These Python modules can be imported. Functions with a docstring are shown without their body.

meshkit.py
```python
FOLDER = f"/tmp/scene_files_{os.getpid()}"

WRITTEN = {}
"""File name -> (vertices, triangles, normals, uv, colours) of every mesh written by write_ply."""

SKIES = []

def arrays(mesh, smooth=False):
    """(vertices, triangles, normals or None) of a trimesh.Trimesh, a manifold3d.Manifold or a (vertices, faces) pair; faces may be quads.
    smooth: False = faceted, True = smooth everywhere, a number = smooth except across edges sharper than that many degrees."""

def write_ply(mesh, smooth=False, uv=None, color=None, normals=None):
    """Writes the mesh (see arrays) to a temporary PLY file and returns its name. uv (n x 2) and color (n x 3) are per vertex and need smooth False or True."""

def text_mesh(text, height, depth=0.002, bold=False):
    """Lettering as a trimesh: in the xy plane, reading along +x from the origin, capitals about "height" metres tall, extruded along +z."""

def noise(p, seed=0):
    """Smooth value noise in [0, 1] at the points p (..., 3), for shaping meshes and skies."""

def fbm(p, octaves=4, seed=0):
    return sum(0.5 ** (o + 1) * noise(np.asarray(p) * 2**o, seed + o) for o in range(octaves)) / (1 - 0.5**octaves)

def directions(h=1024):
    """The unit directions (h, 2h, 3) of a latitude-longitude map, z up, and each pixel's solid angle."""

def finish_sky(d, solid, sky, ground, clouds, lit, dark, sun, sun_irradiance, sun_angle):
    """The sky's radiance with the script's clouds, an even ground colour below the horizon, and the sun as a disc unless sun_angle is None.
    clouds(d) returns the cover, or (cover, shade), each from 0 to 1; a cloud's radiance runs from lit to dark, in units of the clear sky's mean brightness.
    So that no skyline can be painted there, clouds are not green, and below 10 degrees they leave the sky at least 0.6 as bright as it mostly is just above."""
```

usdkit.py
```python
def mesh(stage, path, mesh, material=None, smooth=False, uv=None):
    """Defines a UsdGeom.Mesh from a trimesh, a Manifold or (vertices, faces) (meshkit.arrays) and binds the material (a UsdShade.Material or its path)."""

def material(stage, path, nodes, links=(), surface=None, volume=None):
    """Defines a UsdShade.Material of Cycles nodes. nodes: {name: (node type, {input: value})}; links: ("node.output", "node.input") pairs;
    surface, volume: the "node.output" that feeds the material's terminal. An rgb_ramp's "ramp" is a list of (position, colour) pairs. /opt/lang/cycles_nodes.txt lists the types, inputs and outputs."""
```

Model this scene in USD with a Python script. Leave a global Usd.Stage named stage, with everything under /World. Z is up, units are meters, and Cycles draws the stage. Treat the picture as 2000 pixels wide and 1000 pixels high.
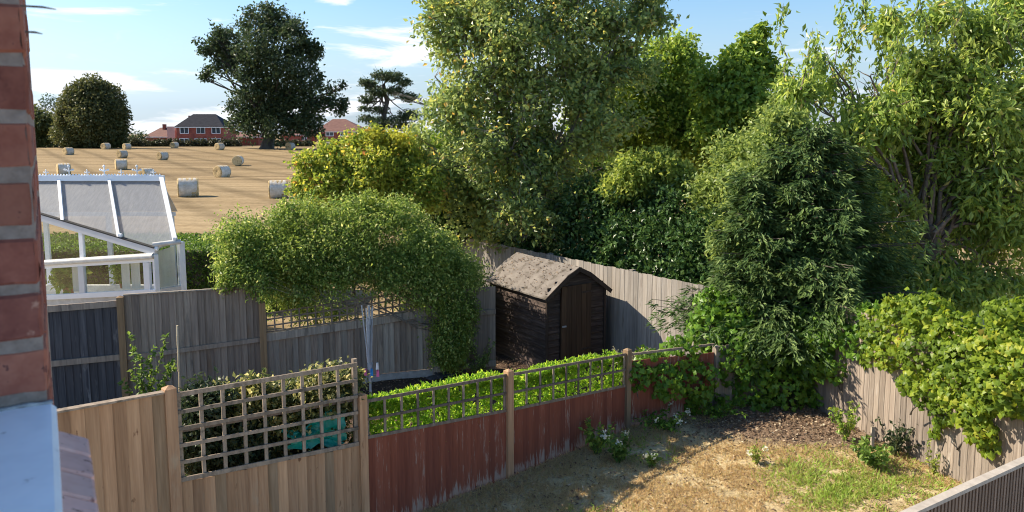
import math
import numpy as np
import trimesh
import usdkit, meshkit
from pxr import Usd, UsdGeom, UsdLux, UsdShade, Sdf, Gf, Vt

# ------------------------------------------------------------------ camera, sky, sun, exposure
stage = Usd.Stage.CreateInMemory()
UsdGeom.SetStageUpAxis(stage, "Z")
UsdGeom.SetStageMetersPerUnit(stage, 1.0)
UsdGeom.Xform.Define(stage, "/World")
UsdGeom.Scope.Define(stage, "/World/Looks")
H, F, CY, PITCH = 4.4, 1480.0, 426.0, math.radians(6.5)
SUN_EL, SUN_PHI = math.radians(39), math.radians(12)      # the sun stands to the left, a little ahead of the lens
SUN = np.array([-math.cos(SUN_PHI) * math.cos(SUN_EL), math.sin(SUN_PHI) * math.cos(SUN_EL), math.sin(SUN_EL)])
cam = UsdGeom.Camera.Define(stage, "/World/camera")
cam.CreateHorizontalApertureAttr(36.0)
cam.CreateFocalLengthAttr(36.0 * F / 2000)
cam.CreateVerticalApertureOffsetAttr(-36.0 * (500 - CY) / 2000)
cam.CreateFStopAttr(9.0)
cam.CreateFocusDistanceAttr(14.0)
cam.CreateExposureAttr(0.97)
cam.CreateClippingRangeAttr((0.05, 20000.0))
cam.AddTranslateOp().Set((0, 0, H))
cam.AddRotateXOp().Set(90 - math.degrees(PITCH))

sun = UsdLux.DistantLight.Define(stage, "/World/sun")
sun.CreateNormalizeAttr(True)
sun.CreateIntensityAttr(1.25)
sun.CreateAngleAttr(0.5)
sun.CreateColorAttr((1.0, 0.88, 0.70))
zx = np.cross([0, 0, 1.0], SUN); zx /= np.linalg.norm(zx)
zy = np.cross(SUN, zx)
sun.AddTransformOp().Set(Gf.Matrix4d(*zx, 0, *zy, 0, *SUN, 0, 0, 0, 0, 1))

MATS = {}
def mat(name, nodes, links=(), surface="p.BSDF", volume=None):
    MATS[name] = usdkit.material(stage, "/World/Looks/" + name, nodes, links, surface=surface, volume=volume)
    return name

def ray(px, py):
    u, v = (px - 1000) / F, (py - CY) / F
    c, s = math.cos(PITCH), math.sin(PITCH)
    return np.array([u, c - v * s, -s - v * c])
def at(px, py, Y):
    d = ray(px, py)
    return np.array([0, 0, H]) + d * (Y / d[1])
def on_z(px, py, z=0.0):
    d = ray(px, py)
    return np.array([0, 0, H]) + d * ((z - H) / d[2])
def ppm(Y):
    return F / Y

# sky: clear blue, with a long bank of bright cloud low on the left and cirrus streaks
def direction(px, py):
    d = ray(px, py)
    return d / np.linalg.norm(d)
sky_nodes = {
    "tc": ("texture_coordinate", {}),
    "sky": ("sky_texture", {"sky_type": "single_scattering", "sun_disc": False, "sun_elevation": SUN_EL, "sun_rotation": math.atan2(SUN[0], SUN[1]) % (2 * math.pi), "altitude": 50.0, "air_density": 1.0, "aerosol_density": 0.6, "ozone_density": 2.0}),
    "sep": ("separate_xyz", {}),
    "m1": ("mapping", {"mapping_type": "point", "scale": (5, 5, 34), "rotation": (0, 0.10, 0)}),
    "n1": ("noise_texture", {"scale": 1.0, "detail": 7.0, "roughness": 0.62, "distortion": 0.4}),
    "m2": ("mapping", {"mapping_type": "point", "scale": (7, 7, 38), "rotation": (0.0, -0.38, 0.2)}),
    "n2": ("noise_texture", {"scale": 1.0, "detail": 8.0, "roughness": 0.66, "distortion": 0.9}),
    "low": ("map_range", {"from_min": 0.02, "from_max": 0.17, "to_min": 0.055, "to_max": -0.09, "clamp": True}),
    "a1": ("math", {"math_type": "add"}),
    "c1": ("map_range", {"range_type": "smoothstep", "from_min": 0.52, "from_max": 0.66, "to_min": 0, "to_max": 0.93, "clamp": True}),
    "c2": ("map_range", {"range_type": "smoothstep", "from_min": 0.56, "from_max": 0.82, "to_min": 0, "to_max": 0.45, "clamp": True}),
    "mx": ("math", {"math_type": "maximum"}),
    "cl": ("math", {"math_type": "minimum", "value2": 0.94}),
    "mix": ("mix", {"mix_type": "mix", "color2": (5.8, 6.0, 6.3)}),
    "hs": ("hsv", {"hue": 0.5, "saturation": 1.2, "value": 0.97}), "hz": ("map_range", {"from_min": 0.03, "from_max": 0.16, "clamp": True}), "lo": ("hsv", {"hue": 0.5, "saturation": 0.45, "value": 0.66, "fac": 1.0}), "hm": ("mix", {"mix_type": "mix"}), "hb": ("mix", {"mix_type": "multiply", "fac": 1.0, "color2": (0.80, 0.97, 1.22)}),
    "bg": ("background_shader", {"strength": 0.098}),
}
sky_links = [("tc.generated", "sep.vector"), ("sep.z", "low.value"), ("tc.generated", "m1.vector"), ("m1.vector", "n1.vector"), ("tc.generated", "m2.vector"), ("m2.vector", "n2.vector"),
             ("n1.fac", "a1.value1"), ("low.result", "a1.value2"), ("n2.fac", "c2.value")]
last = "a1.value"
# cloud banks that the photograph shows: direction, how wide (radians), how high, how strong
for i, (px, py, rx, rz, k) in enumerate([(150, 165, 0.085, 0.016, 0.22), (60, 215, 0.09, 0.016, 0.12), (390, 222, 0.07, 0.010, 0.12), (280, 245, 0.1, 0.012, 0.13), (655, -4, 0.05, 0.012, 0.2), (760, 95, 0.09, 0.03, 0.08), (650, 210, 0.08, 0.03, 0.06)]):
    d = direction(px, py)
    right = np.array([d[1], -d[0], 0]); right /= np.linalg.norm(right)
    sky_nodes |= {f"s{i}": ("vector_math", {"math_type": "subtract", "vector2": tuple(d)}), f"x{i}": ("vector_math", {"math_type": "dot_product", "vector2": tuple(right / rx)}), f"z{i}": ("vector_math", {"math_type": "dot_product", "vector2": (0, 0, 1 / rz)}), f"y{i}": ("vector_math", {"math_type": "dot_product", "vector2": (-right[1] * 2, right[0] * 2, 0)}),
                  f"v{i}": ("combine_xyz", {}), f"l{i}": ("vector_math", {"math_type": "length"}), f"f{i}": ("map_range", {"range_type": "smoothstep", "from_min": 1.3, "from_max": 0.2, "to_min": 0.0, "to_max": k, "clamp": True}), f"t{i}": ("math", {"math_type": "add"})}
    sky_links += [("tc.generated", f"s{i}.vector1"), (f"s{i}.vector", f"x{i}.vector1"), (f"s{i}.vector", f"z{i}.vector1"), (f"s{i}.vector", f"y{i}.vector1"), (f"x{i}.value", f"v{i}.x"), (f"y{i}.value", f"v{i}.y"), (f"z{i}.value", f"v{i}.z"), (f"v{i}.vector", f"l{i}.vector1"), (f"l{i}.value", f"f{i}.value"), (last, f"t{i}.value1"), (f"f{i}.result", f"t{i}.value2")]
    last = f"t{i}.value"
sky_links += [(last, "c1.value"), ("c1.result", "mx.value1"), ("c2.result", "mx.value2"), ("mx.value", "cl.value1"), ("cl.value", "mix.fac"), ("sky.color", "hs.color"), ("sky.color", "lo.color"), ("sep.z", "hz.value"), ("hz.result", "hm.fac"), ("lo.color", "hb.color1"), ("hb.color", "hm.color1"), ("hs.color", "hm.color2"), ("hm.color", "mix.color1"), ("mix.color", "bg.color")]
mat("sky_look", sky_nodes, sky_links, surface="bg.background")
dome = UsdLux.DomeLight.Define(stage, "/World/sky")
UsdShade.MaterialBindingAPI.Apply(dome.GetPrim()).Bind(MATS["sky_look"])
dome.GetPrim().SetCustomDataByKey("kind", "structure")
dome.GetPrim().SetCustomDataByKey("label", "blue summer sky with bright cloud low on the left")

# ------------------------------------------------------------------ helpers: prims
USED = {}
LOC = {}
def numbered(path):
    n = USED.get(path, 0)
    USED[path] = n + 1
    return path if n == 0 else f"{path}_{n:03d}"
def tag(prim, label=None, cat=None, group=None, kind=None):
    for k, v in (("label", label), ("category", cat), ("group", group), ("kind", kind)):
        if v:
            prim.SetCustomDataByKey(k, v)
def thing(name, label, cat, loc=(0, 0, 0), group=None):
    path = numbered("/World/" + name)
    x = UsdGeom.Xform.Define(stage, path)
    x.AddTranslateOp().Set(tuple(map(float, loc)))
    tag(x.GetPrim(), label, cat, group)
    LOC[path] = np.array(loc, float)
    return path
def holder(parent, name):
    path = numbered(parent + "/" + name)
    UsdGeom.Xform.Define(stage, path)
    LOC[path] = LOC[parent]
    return path
def vf(mesh):
    if isinstance(mesh, tuple):
        return np.asarray(mesh[0], float), np.asarray(mesh[1], int)
    return np.array(mesh.vertices), np.array(mesh.faces)
def part(parent, name, mesh, material, smooth=False, label=None, kind=None, tint=None):
    path = numbered(parent + "/" + name)
    v, f = vf(mesh)
    loc = LOC[parent]
    m = usdkit.mesh(stage, path, (v - loc, f), MATS[material], smooth=smooth)
    if tint is not None:
        UsdGeom.PrimvarsAPI(m).CreatePrimvar("tint", Sdf.ValueTypeNames.FloatArray, "vertex").Set(Vt.FloatArray.FromNumpy(np.asarray(tint, np.float32)))
    tag(m.GetPrim(), label, kind=kind)
    LOC[path] = loc
    return path
def struct(name, mesh, material, label, smooth=False, kind="structure", tint=None):
    path = numbered("/World/" + name)
    v, f = vf(mesh)
    m = usdkit.mesh(stage, path, (v, f), MATS[material], smooth=smooth)
    if tint is not None:
        UsdGeom.PrimvarsAPI(m).CreatePrimvar("tint", Sdf.ValueTypeNames.FloatArray, "vertex").Set(Vt.FloatArray.FromNumpy(np.asarray(tint, np.float32)))
    tag(m.GetPrim(), label, kind=kind)
    LOC[path] = np.zeros(3)
    return path

# ------------------------------------------------------------------ helpers: shapes
HEX = np.array([[0, 3, 2, 1], [4, 5, 6, 7], [0, 1, 5, 4], [1, 2, 6, 5], [2, 3, 7, 6], [3, 0, 4, 7]])
def join(ms):
    vs, fs, n = [], [], 0
    for m in ms:
        v, f = vf(m)
        if f.shape[1] == 4:
            f = np.vstack([f[:, [0, 1, 2]], f[:, [0, 2, 3]]])
        vs.append(v); fs.append(f + n); n += len(v)
    return np.vstack(vs), np.vstack(fs)
def hexa(p):
    return np.asarray(p, float), HEX
def bar(a, b, w, h, up=(0, 0, 1)):
    """a box from a to b, w wide, h deep (across up)"""
    a, b, up = np.asarray(a, float), np.asarray(b, float), np.asarray(up, float)
    t = (b - a) / np.linalg.norm(b - a)
    s = np.cross(t, up); s /= np.linalg.norm(s)
    u = np.cross(s, t)
    c = [s * w / 2 * i + u * h / 2 * j for i, j in ((-1, -1), (1, -1), (1, 1), (-1, 1))]
    return hexa([a + x for x in c] + [b + x for x in c])
def box(lo, hi):
    (x0, y0, z0), (x1, y1, z1) = lo, hi
    return hexa([(x0, y0, z0), (x1, y0, z0), (x1, y1, z0), (x0, y1, z0), (x0, y0, z1), (x1, y0, z1), (x1, y1, z1), (x0, y1, z1)])
class Line:
    """a vertical plane over the plan line A to B; n points to its visible side"""
    def __init__(self, A, B, flip=False):
        self.A, self.B = np.array(A[:2], float), np.array(B[:2], float)
        self.L = np.linalg.norm(self.B - self.A)
        self.d = (self.B - self.A) / self.L
        self.n = np.array([self.d[1], -self.d[0]]) * (-1 if flip else 1)
    def p(self, s, z, o=0.0):
        q = self.A + self.d * s + self.n * o
        return np.array([q[0], q[1], z])
    def slab(self, s0, s1, zb0, zb1, zt0, zt1, o0, o1, t0, t1=None):
        """a board from s0 to s1; its back lies at offsets o0, o1 and it is t0, t1 thick"""
        t1 = t0 if t1 is None else t1
        v, f = hexa([self.p(s0, zb0, o0), self.p(s1, zb1, o1), self.p(s1, zb1, o1 + t1), self.p(s0, zb0, o0 + t0),
                     self.p(s0, zt0, o0), self.p(s1, zt1, o1), self.p(s1, zt1, o1 + t1), self.p(s0, zt0, o0 + t0)])
        q = v[f]                                     # outward faces whichever way the line runs
        out = (np.cross(q[:, 1] - q[:, 0], q[:, 2] - q[:, 0]) * (q.mean(1) - v.mean(0))).sum(1).mean()
        return v, f if out > 0 else f[:, ::-1]
    def s_of(self, px, py=600):
        """where the line of sight through a pixel column crosses the line"""
        r = ray(px, py); k = r[0] / r[1]
        return (k * self.A[1] - self.A[0]) / (self.d[0] - k * self.d[1])
    def z_of(self, px, py):
        s = self.s_of(px, py)
        return at(px, py, (self.A + self.d * s)[1])[2]
def tube(pts, radii, sides=6):
    p = np.asarray(pts, float)
    r = np.broadcast_to(radii, (len(p),))
    t = np.gradient(p, axis=0); t /= np.linalg.norm(t, axis=1, keepdims=True) + 1e-12
    a = np.cross(t, np.where(np.abs(t[:, 2:]) < 0.9, [0, 0, 1.0], [1.0, 0, 0])); a /= np.linalg.norm(a, axis=1, keepdims=True) + 1e-12
    b, ang = np.cross(t, a), np.arange(sides) * 2 * np.pi / sides
    v = p[:, None] + r[:, None, None] * (np.cos(ang)[None, :, None] * a[:, None] + np.sin(ang)[None, :, None] * b[:, None])
    i, j = np.meshgrid(np.arange(len(p) - 1), np.arange(sides), indexing="ij")
    q = np.stack([i * sides + j, i * sides + (j + 1) % sides, (i + 1) * sides + (j + 1) % sides, (i + 1) * sides + j], -1).reshape(-1, 4)
    f = np.vstack([q[:, [0, 1, 2]], q[:, [0, 2, 3]]])
    n = len(p) * sides
    caps = [[n, (k + 1) % sides, k] for k in range(sides)] + [[n + 1, n - sides + k, n - sides + (k + 1) % sides] for k in range(sides)]
    return np.vstack([v.reshape(-1, 3), p[:1], p[-1:]]), np.vstack([f, caps])
def curve(a, b, sag=0.0, n=6, wob=0.0, rng=None):
    a, b = np.asarray(a, float), np.asarray(b, float)
    t = np.linspace(0, 1, n)[:, None]
    p = a + (b - a) * t
    p[:, 2] += sag * 4 * t[:, 0] * (1 - t[:, 0])
    if wob and rng is not None:
        p[1:-1] += rng.normal(0, wob, (n - 2, 3))
    return p
def unit(v):
    return v / (np.linalg.norm(v, axis=-1, keepdims=True) + 1e-9)

# ------------------------------------------------------------------ materials
def pbr(name, c1, c2, scale=(8, 8, 8), detail=5, rough=0.8, bump=0.3, bdist=0.01, spots=None, spec=0.3, r0=0.35, r1=0.65, bscale=None):
    """two tones over noise (scaled per axis), fine bump, optional third tone in blotches (colour, scale, from, to)"""
    n = {"g": ("geometry", {}), "oi": ("object_info", {}), "of": ("vector_math", {"math_type": "scale", "vector1": (7.3, 3.1, 5.7)}), "ad": ("vector_math", {"math_type": "add"}),
         "m": ("mapping", {"mapping_type": "point", "scale": scale}), "n": ("noise_texture", {"scale": 1.0, "detail": detail, "roughness": 0.65}),
         "r": ("rgb_ramp", {"ramp": [(r0, c1), (r1, c2)]}), "v": ("hsv", {"hue": 0.5, "saturation": 1.0, "fac": 1.0}), "vr": ("map_range", {"from_min": 0, "from_max": 1, "to_min": 0.8, "to_max": 1.2, "clamp": True}),
         "b": ("bump", {"strength": bump, "distance": bdist}), "p": ("principled_bsdf", {"roughness": rough, "specular_ior_level": spec})}
    l = [("oi.random", "of.scale"), ("g.position", "ad.vector1"), ("of.vector", "ad.vector2"), ("ad.vector", "m.vector"), ("m.vector", "n.vector"), ("n.fac", "r.fac"), ("oi.random", "vr.value"), ("vr.result", "v.value"), ("n.fac", "b.height"), ("b.normal", "p.normal")]
    col = "r.color"
    if spots:
        c3, sc, a, z = spots
        n |= {"m3": ("mapping", {"mapping_type": "point", "scale": sc if np.ndim(sc) else (sc, sc, sc)}), "n3": ("noise_texture", {"scale": 1.0, "detail": 4.0, "roughness": 0.6}), "k3": ("map_range", {"range_type": "smoothstep", "from_min": a, "from_max": z, "clamp": True}), "x3": ("mix", {"mix_type": "mix", "color2": c3})}
        l += [("ad.vector", "m3.vector"), ("m3.vector", "n3.vector"), ("n3.fac", "k3.value"), ("k3.result", "x3.fac"), (col, "x3.color1")]
        col = "x3.color"
    l += [(col, "v.color"), ("v.color", "p.base_color")]
    return mat(name, n, l)

WOODZ = (26, 26, 1.2)
pbr("timber_1", (0.29, 0.165, 0.09), (0.43, 0.265, 0.155), WOODZ, spots=((0.17, 0.09, 0.045), (9, 9, 3.5), 0.62, 0.74))
pbr("timber_2", (0.26, 0.15, 0.085), (0.39, 0.24, 0.14), WOODZ, spots=((0.32, 0.24, 0.16), (6, 6, 2), 0.55, 0.75))
pbr("timber_3", (0.33, 0.195, 0.11), (0.46, 0.29, 0.17), WOODZ, spots=((0.15, 0.075, 0.04), (12, 12, 5), 0.64, 0.72))
pbr("timber_4", (0.22, 0.145, 0.085), (0.33, 0.235, 0.15), WOODZ, spots=((0.30, 0.17, 0.08), (5, 5, 1.5), 0.55, 0.7))
TIMBER = ["timber_1", "timber_2", "timber_3", "timber_4"]
def red(name, c1, c2, wear):
    """red stain, flaked off in vertical streaks and along the foot of the boards"""
    n = {"g": ("geometry", {}), "oi": ("object_info", {}), "of": ("vector_math", {"math_type": "scale", "vector1": (7.3, 3.1, 5.7)}), "ad": ("vector_math", {"math_type": "add"}),
         "m": ("mapping", {"mapping_type": "point", "scale": (22, 22, 1.6)}), "n": ("noise_texture", {"scale": 1.0, "detail": 6.0, "roughness": 0.7}), "r": ("rgb_ramp", {"ramp": [(0.3, c1), (0.7, c2)]}),
         "m2": ("mapping", {"mapping_type": "point", "scale": (30, 30, 3.2)}), "n2": ("noise_texture", {"scale": 1.0, "detail": 5.0, "roughness": 0.75}), "s": ("separate_xyz", {}),
         "foot": ("map_range", {"from_min": 0.02, "from_max": 0.24, "to_min": 0.22, "to_max": 0.0, "clamp": True}), "su": ("math", {"math_type": "add"}), "k": ("map_range", {"range_type": "smoothstep", "from_min": wear, "from_max": wear + 0.13, "clamp": True, "to_max": 0.85}),
         "x": ("mix", {"mix_type": "mix", "color2": (0.34, 0.27, 0.22)}), "b": ("bump", {"strength": 0.35, "distance": 0.008}), "p": ("principled_bsdf", {"roughness": 0.85, "specular_ior_level": 0.2})}
    l = [("oi.random", "of.scale"), ("g.position", "ad.vector1"), ("of.vector", "ad.vector2"), ("ad.vector", "m.vector"), ("m.vector", "n.vector"), ("n.fac", "r.fac"), ("ad.vector", "m2.vector"), ("m2.vector", "n2.vector"), ("g.position", "s.vector"), ("s.z", "foot.value"),
         ("n2.fac", "su.value1"), ("foot.result", "su.value2"), ("su.value", "k.value"), ("k.result", "x.fac"), ("r.color", "x.color1"), ("x.color", "p.base_color"), ("n.fac", "b.height"), ("b.normal", "p.normal")]
    return mat(name, n, l)
RED = [red("red_stain_1", (0.175, 0.054, 0.032), (0.26, 0.086, 0.052), 0.58), red("red_stain_2", (0.145, 0.046, 0.03), (0.225, 0.073, 0.045), 0.63), red("red_stain_3", (0.19, 0.062, 0.038), (0.28, 0.097, 0.06), 0.53)]
pbr("grey_wood_1", (0.205, 0.160, 0.122), (0.335, 0.270, 0.203), WOODZ, spots=((0.097, 0.085, 0.072), (7, 7, 1.5), 0.55, 0.75))
pbr("grey_wood_2", (0.173, 0.135, 0.104), (0.292, 0.230, 0.176), WOODZ, spots=((0.205, 0.140, 0.090), (5, 5, 1), 0.55, 0.75))
pbr("grey_wood_3", (0.216, 0.185, 0.149), (0.356, 0.305, 0.243), WOODZ, spots=((0.108, 0.095, 0.077), (9, 9, 1.2), 0.58, 0.75))
GREY = ["grey_wood_1", "grey_wood_2", "grey_wood_3"]
pbr("dark_wood_1", (0.035, 0.035, 0.04), (0.10, 0.098, 0.10), WOODZ, spots=((0.15, 0.145, 0.14), (8, 8, 2.2), 0.58, 0.72))
pbr("dark_wood_2", (0.045, 0.045, 0.048), (0.085, 0.082, 0.085), WOODZ, spots=((0.13, 0.125, 0.12), (10, 10, 2.5), 0.6, 0.72))
DARK = ["dark_wood_1", "dark_wood_2"]
pbr("pale_fence_1", (0.205, 0.182, 0.160), (0.326, 0.298, 0.265), WOODZ, spots=((0.177, 0.144, 0.120), (6, 6, 1), 0.56, 0.72))
pbr("pale_fence_2", (0.177, 0.158, 0.140), (0.288, 0.264, 0.235), WOODZ, spots=((0.149, 0.120, 0.100), (8, 8, 1.2), 0.56, 0.72))
pbr("pale_fence_3", (0.233, 0.202, 0.170), (0.344, 0.312, 0.275), WOODZ, spots=((0.195, 0.144, 0.105), (5, 5, 0.8), 0.58, 0.74))
pbr("worn_fence_1", (0.153, 0.123, 0.100), (0.270, 0.228, 0.190), (40, 40, 1.6), spots=((0.099, 0.076, 0.060), (8, 8, 1.2), 0.55, 0.72))
pbr("worn_fence_2", (0.180, 0.142, 0.115), (0.297, 0.247, 0.200), (40, 40, 1.6), spots=((0.360, 0.323, 0.280), (10, 10, 1.5), 0.58, 0.74))
RIGHT = ["worn_fence_1", "worn_fence_2"]
PALE = ["pale_fence_1", "pale_fence_2", "pale_fence_3"]
pbr("brown_post", (0.21, 0.13, 0.065), (0.32, 0.21, 0.11), WOODZ)
pbr("trellis_wood", (0.168, 0.132, 0.099), (0.294, 0.235, 0.180), (18, 18, 6), spots=((0.105, 0.088, 0.068), 9, 0.55, 0.7))
pbr("trellis_dark", (0.10, 0.075, 0.06), (0.19, 0.15, 0.12), (18, 18, 6))
pbr("slat_brown", (0.15, 0.105, 0.082), (0.22, 0.16, 0.125), (30, 30, 2), rough=0.6, spec=0.4)
pbr("slat_cap", (0.42, 0.37, 0.31), (0.55, 0.49, 0.42), (12, 12, 12), rough=0.7)
pbr("shed_board_1", (0.030, 0.020, 0.017), (0.067, 0.048, 0.040), (2, 2, 40), spots=((0.112, 0.082, 0.067), (2, 2, 24), 0.45, 0.75))
pbr("shed_board_2", (0.037, 0.026, 0.021), (0.078, 0.055, 0.047), (2, 2, 40), spots=((0.134, 0.096, 0.080), (2, 2, 24), 0.45, 0.75))
pbr("shed_door_wood", (0.051, 0.029, 0.016), (0.089, 0.052, 0.030), WOODZ)
pbr("shed_trim", (0.03, 0.02, 0.015), (0.06, 0.042, 0.032), WOODZ)
pbr("roof_felt", (0.125, 0.107, 0.093), (0.190, 0.168, 0.147), (4, 4, 4), bump=0.6, bdist=0.02, spots=((0.066, 0.055, 0.042), 5, 0.52, 0.70))
pbr("concrete", (0.30, 0.29, 0.27), (0.42, 0.40, 0.37), (9, 9, 9))
pbr("brick_1", (0.193, 0.062, 0.042), (0.285, 0.105, 0.070), (30, 30, 30), bump=0.7, bdist=0.004, spots=((0.156, 0.050, 0.035), 26, 0.56, 0.68), rough=0.9)
pbr("brick_2", (0.166, 0.052, 0.038), (0.248, 0.090, 0.062), (30, 30, 30), bump=0.7, bdist=0.004, spots=((0.414, 0.220, 0.150), 34, 0.58, 0.68), rough=0.9)
pbr("brick_3", (0.230, 0.078, 0.050), (0.313, 0.125, 0.080), (30, 30, 30), bump=0.7, bdist=0.004, spots=((0.129, 0.050, 0.040), 60, 0.62, 0.68), rough=0.9)
BRICK = ["brick_1", "brick_2", "brick_3"]
pbr("mortar_mix", (0.20, 0.155, 0.125), (0.30, 0.24, 0.195), (50, 50, 50), bump=0.8, bdist=0.004, rough=0.95)
pbr("sill_brick_1", (0.734, 0.428, 0.352), (0.800, 0.502, 0.418), (45, 45, 45), bump=0.4, bdist=0.002, spots=((0.324, 0.149, 0.114), 50, 0.58, 0.68))
pbr("sill_brick_2", (0.691, 0.400, 0.330), (0.788, 0.474, 0.396), (45, 45, 45), bump=0.4, bdist=0.002, spots=((0.292, 0.140, 0.106), 60, 0.58, 0.68))
pbr("dark_joint", (0.09, 0.075, 0.065), (0.16, 0.135, 0.115), (50, 50, 50))
pbr("sill_paint", (0.74, 0.75, 0.76), (0.82, 0.83, 0.83), (14, 14, 14), bump=0.12, bdist=0.003, rough=0.45, spots=((0.50, 0.50, 0.48), 34, 0.66, 0.74), spec=0.4)
pbr("sill_grime", (0.10, 0.10, 0.10), (0.5, 0.5, 0.48), (60, 60, 60), rough=0.8)
pbr("plaster_wall", (0.70, 0.68, 0.64), (0.78, 0.76, 0.72), (4, 4, 4))
pbr("upvc_white", (0.76, 0.78, 0.80), (0.83, 0.84, 0.85), (3, 3, 3), rough=0.35, bump=0.0, spec=0.5)
pbr("upvc_dirty", (0.50, 0.49, 0.46), (0.66, 0.65, 0.62), (6, 6, 6), rough=0.5, bump=0.05)
pbr("rubber_black", (0.02, 0.02, 0.02), (0.04, 0.04, 0.04), (3, 3, 3))
pbr("blind_cream", (0.66, 0.63, 0.54), (0.76, 0.73, 0.64), (12, 12, 1))
pbr("inner_dark", (0.09, 0.085, 0.08), (0.15, 0.14, 0.13), (3, 3, 3))
pbr("terracotta", (0.36, 0.16, 0.085), (0.45, 0.22, 0.12), (12, 12, 12))
pbr("steel_grey", (0.33, 0.36, 0.38), (0.42, 0.45, 0.47), (6, 6, 6), rough=0.35, bump=0.0, spec=0.6)
pbr("peg_pink", (0.75, 0.16, 0.32), (0.8, 0.2, 0.36), (4, 4, 4), rough=0.4)
pbr("peg_blue", (0.03, 0.24, 0.55), (0.04, 0.28, 0.6), (4, 4, 4), rough=0.4)
pbr("peg_white", (0.75, 0.73, 0.70), (0.8, 0.78, 0.75), (4, 4, 4), rough=0.4)
pbr("cane", (0.48, 0.39, 0.25), (0.6, 0.5, 0.34), (20, 20, 4))
pbr("bark_grey", (0.12, 0.10, 0.08), (0.26, 0.23, 0.19), (14, 14, 4), bump=0.8, bdist=0.02)
pbr("bark_dark", (0.05, 0.042, 0.034), (0.12, 0.10, 0.082), (10, 10, 3), bump=0.8, bdist=0.03)
pbr("bark_far", (0.045, 0.04, 0.034), (0.09, 0.08, 0.066), (2, 2, 0.7), bump=0.8, bdist=0.2)
pbr("bark_cherry", (0.10, 0.075, 0.06), (0.20, 0.16, 0.135), (10, 10, 20), bump=0.5, bdist=0.01)
pbr("stem_green", (0.09, 0.11, 0.035), (0.15, 0.16, 0.06), (10, 10, 10))
pbr("teal_sheet", (0.0, 0.19, 0.145), (0.01, 0.30, 0.23), (5, 5, 5), rough=0.35, spec=0.6)
pbr("house_brick", (0.230, 0.060, 0.041), (0.322, 0.096, 0.064), (1.5, 1.5, 6), spots=((0.184, 0.048, 0.038), 0.7, 0.5, 0.7))
pbr("pink_render", (0.50, 0.29, 0.25), (0.58, 0.35, 0.30), (1, 1, 1))
pbr("slate_roof", (0.02, 0.022, 0.03), (0.04, 0.043, 0.055), (1.2, 1.2, 9), rough=0.9, spec=0.1)
pbr("tile_roof", (0.17, 0.085, 0.07), (0.25, 0.13, 0.105), (1.2, 1.2, 8), rough=0.8)
pbr("window_white", (0.70, 0.71, 0.72), (0.78, 0.79, 0.80), (2, 2, 2), rough=0.4)
pbr("far_render", (0.55, 0.53, 0.49), (0.62, 0.60, 0.56), (2, 2, 2))
pbr("bale_straw", (0.33, 0.24, 0.115), (0.56, 0.43, 0.235), (9, 9, 9), bump=0.9, bdist=0.05, spots=((0.24, 0.165, 0.075), 3.5, 0.52, 0.7), rough=0.95)
pbr("bale_net", (0.38, 0.345, 0.285), (0.56, 0.52, 0.45), (2.5, 2.5, 2.5), bump=0.5, bdist=0.03, spots=((0.40, 0.32, 0.20), 4.0, 0.55, 0.7), rough=0.6)
mat("far_glass", {"p": ("principled_bsdf", {"base_color": (0.05, 0.06, 0.07), "roughness": 0.08, "specular_ior_level": 0.6})})
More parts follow.
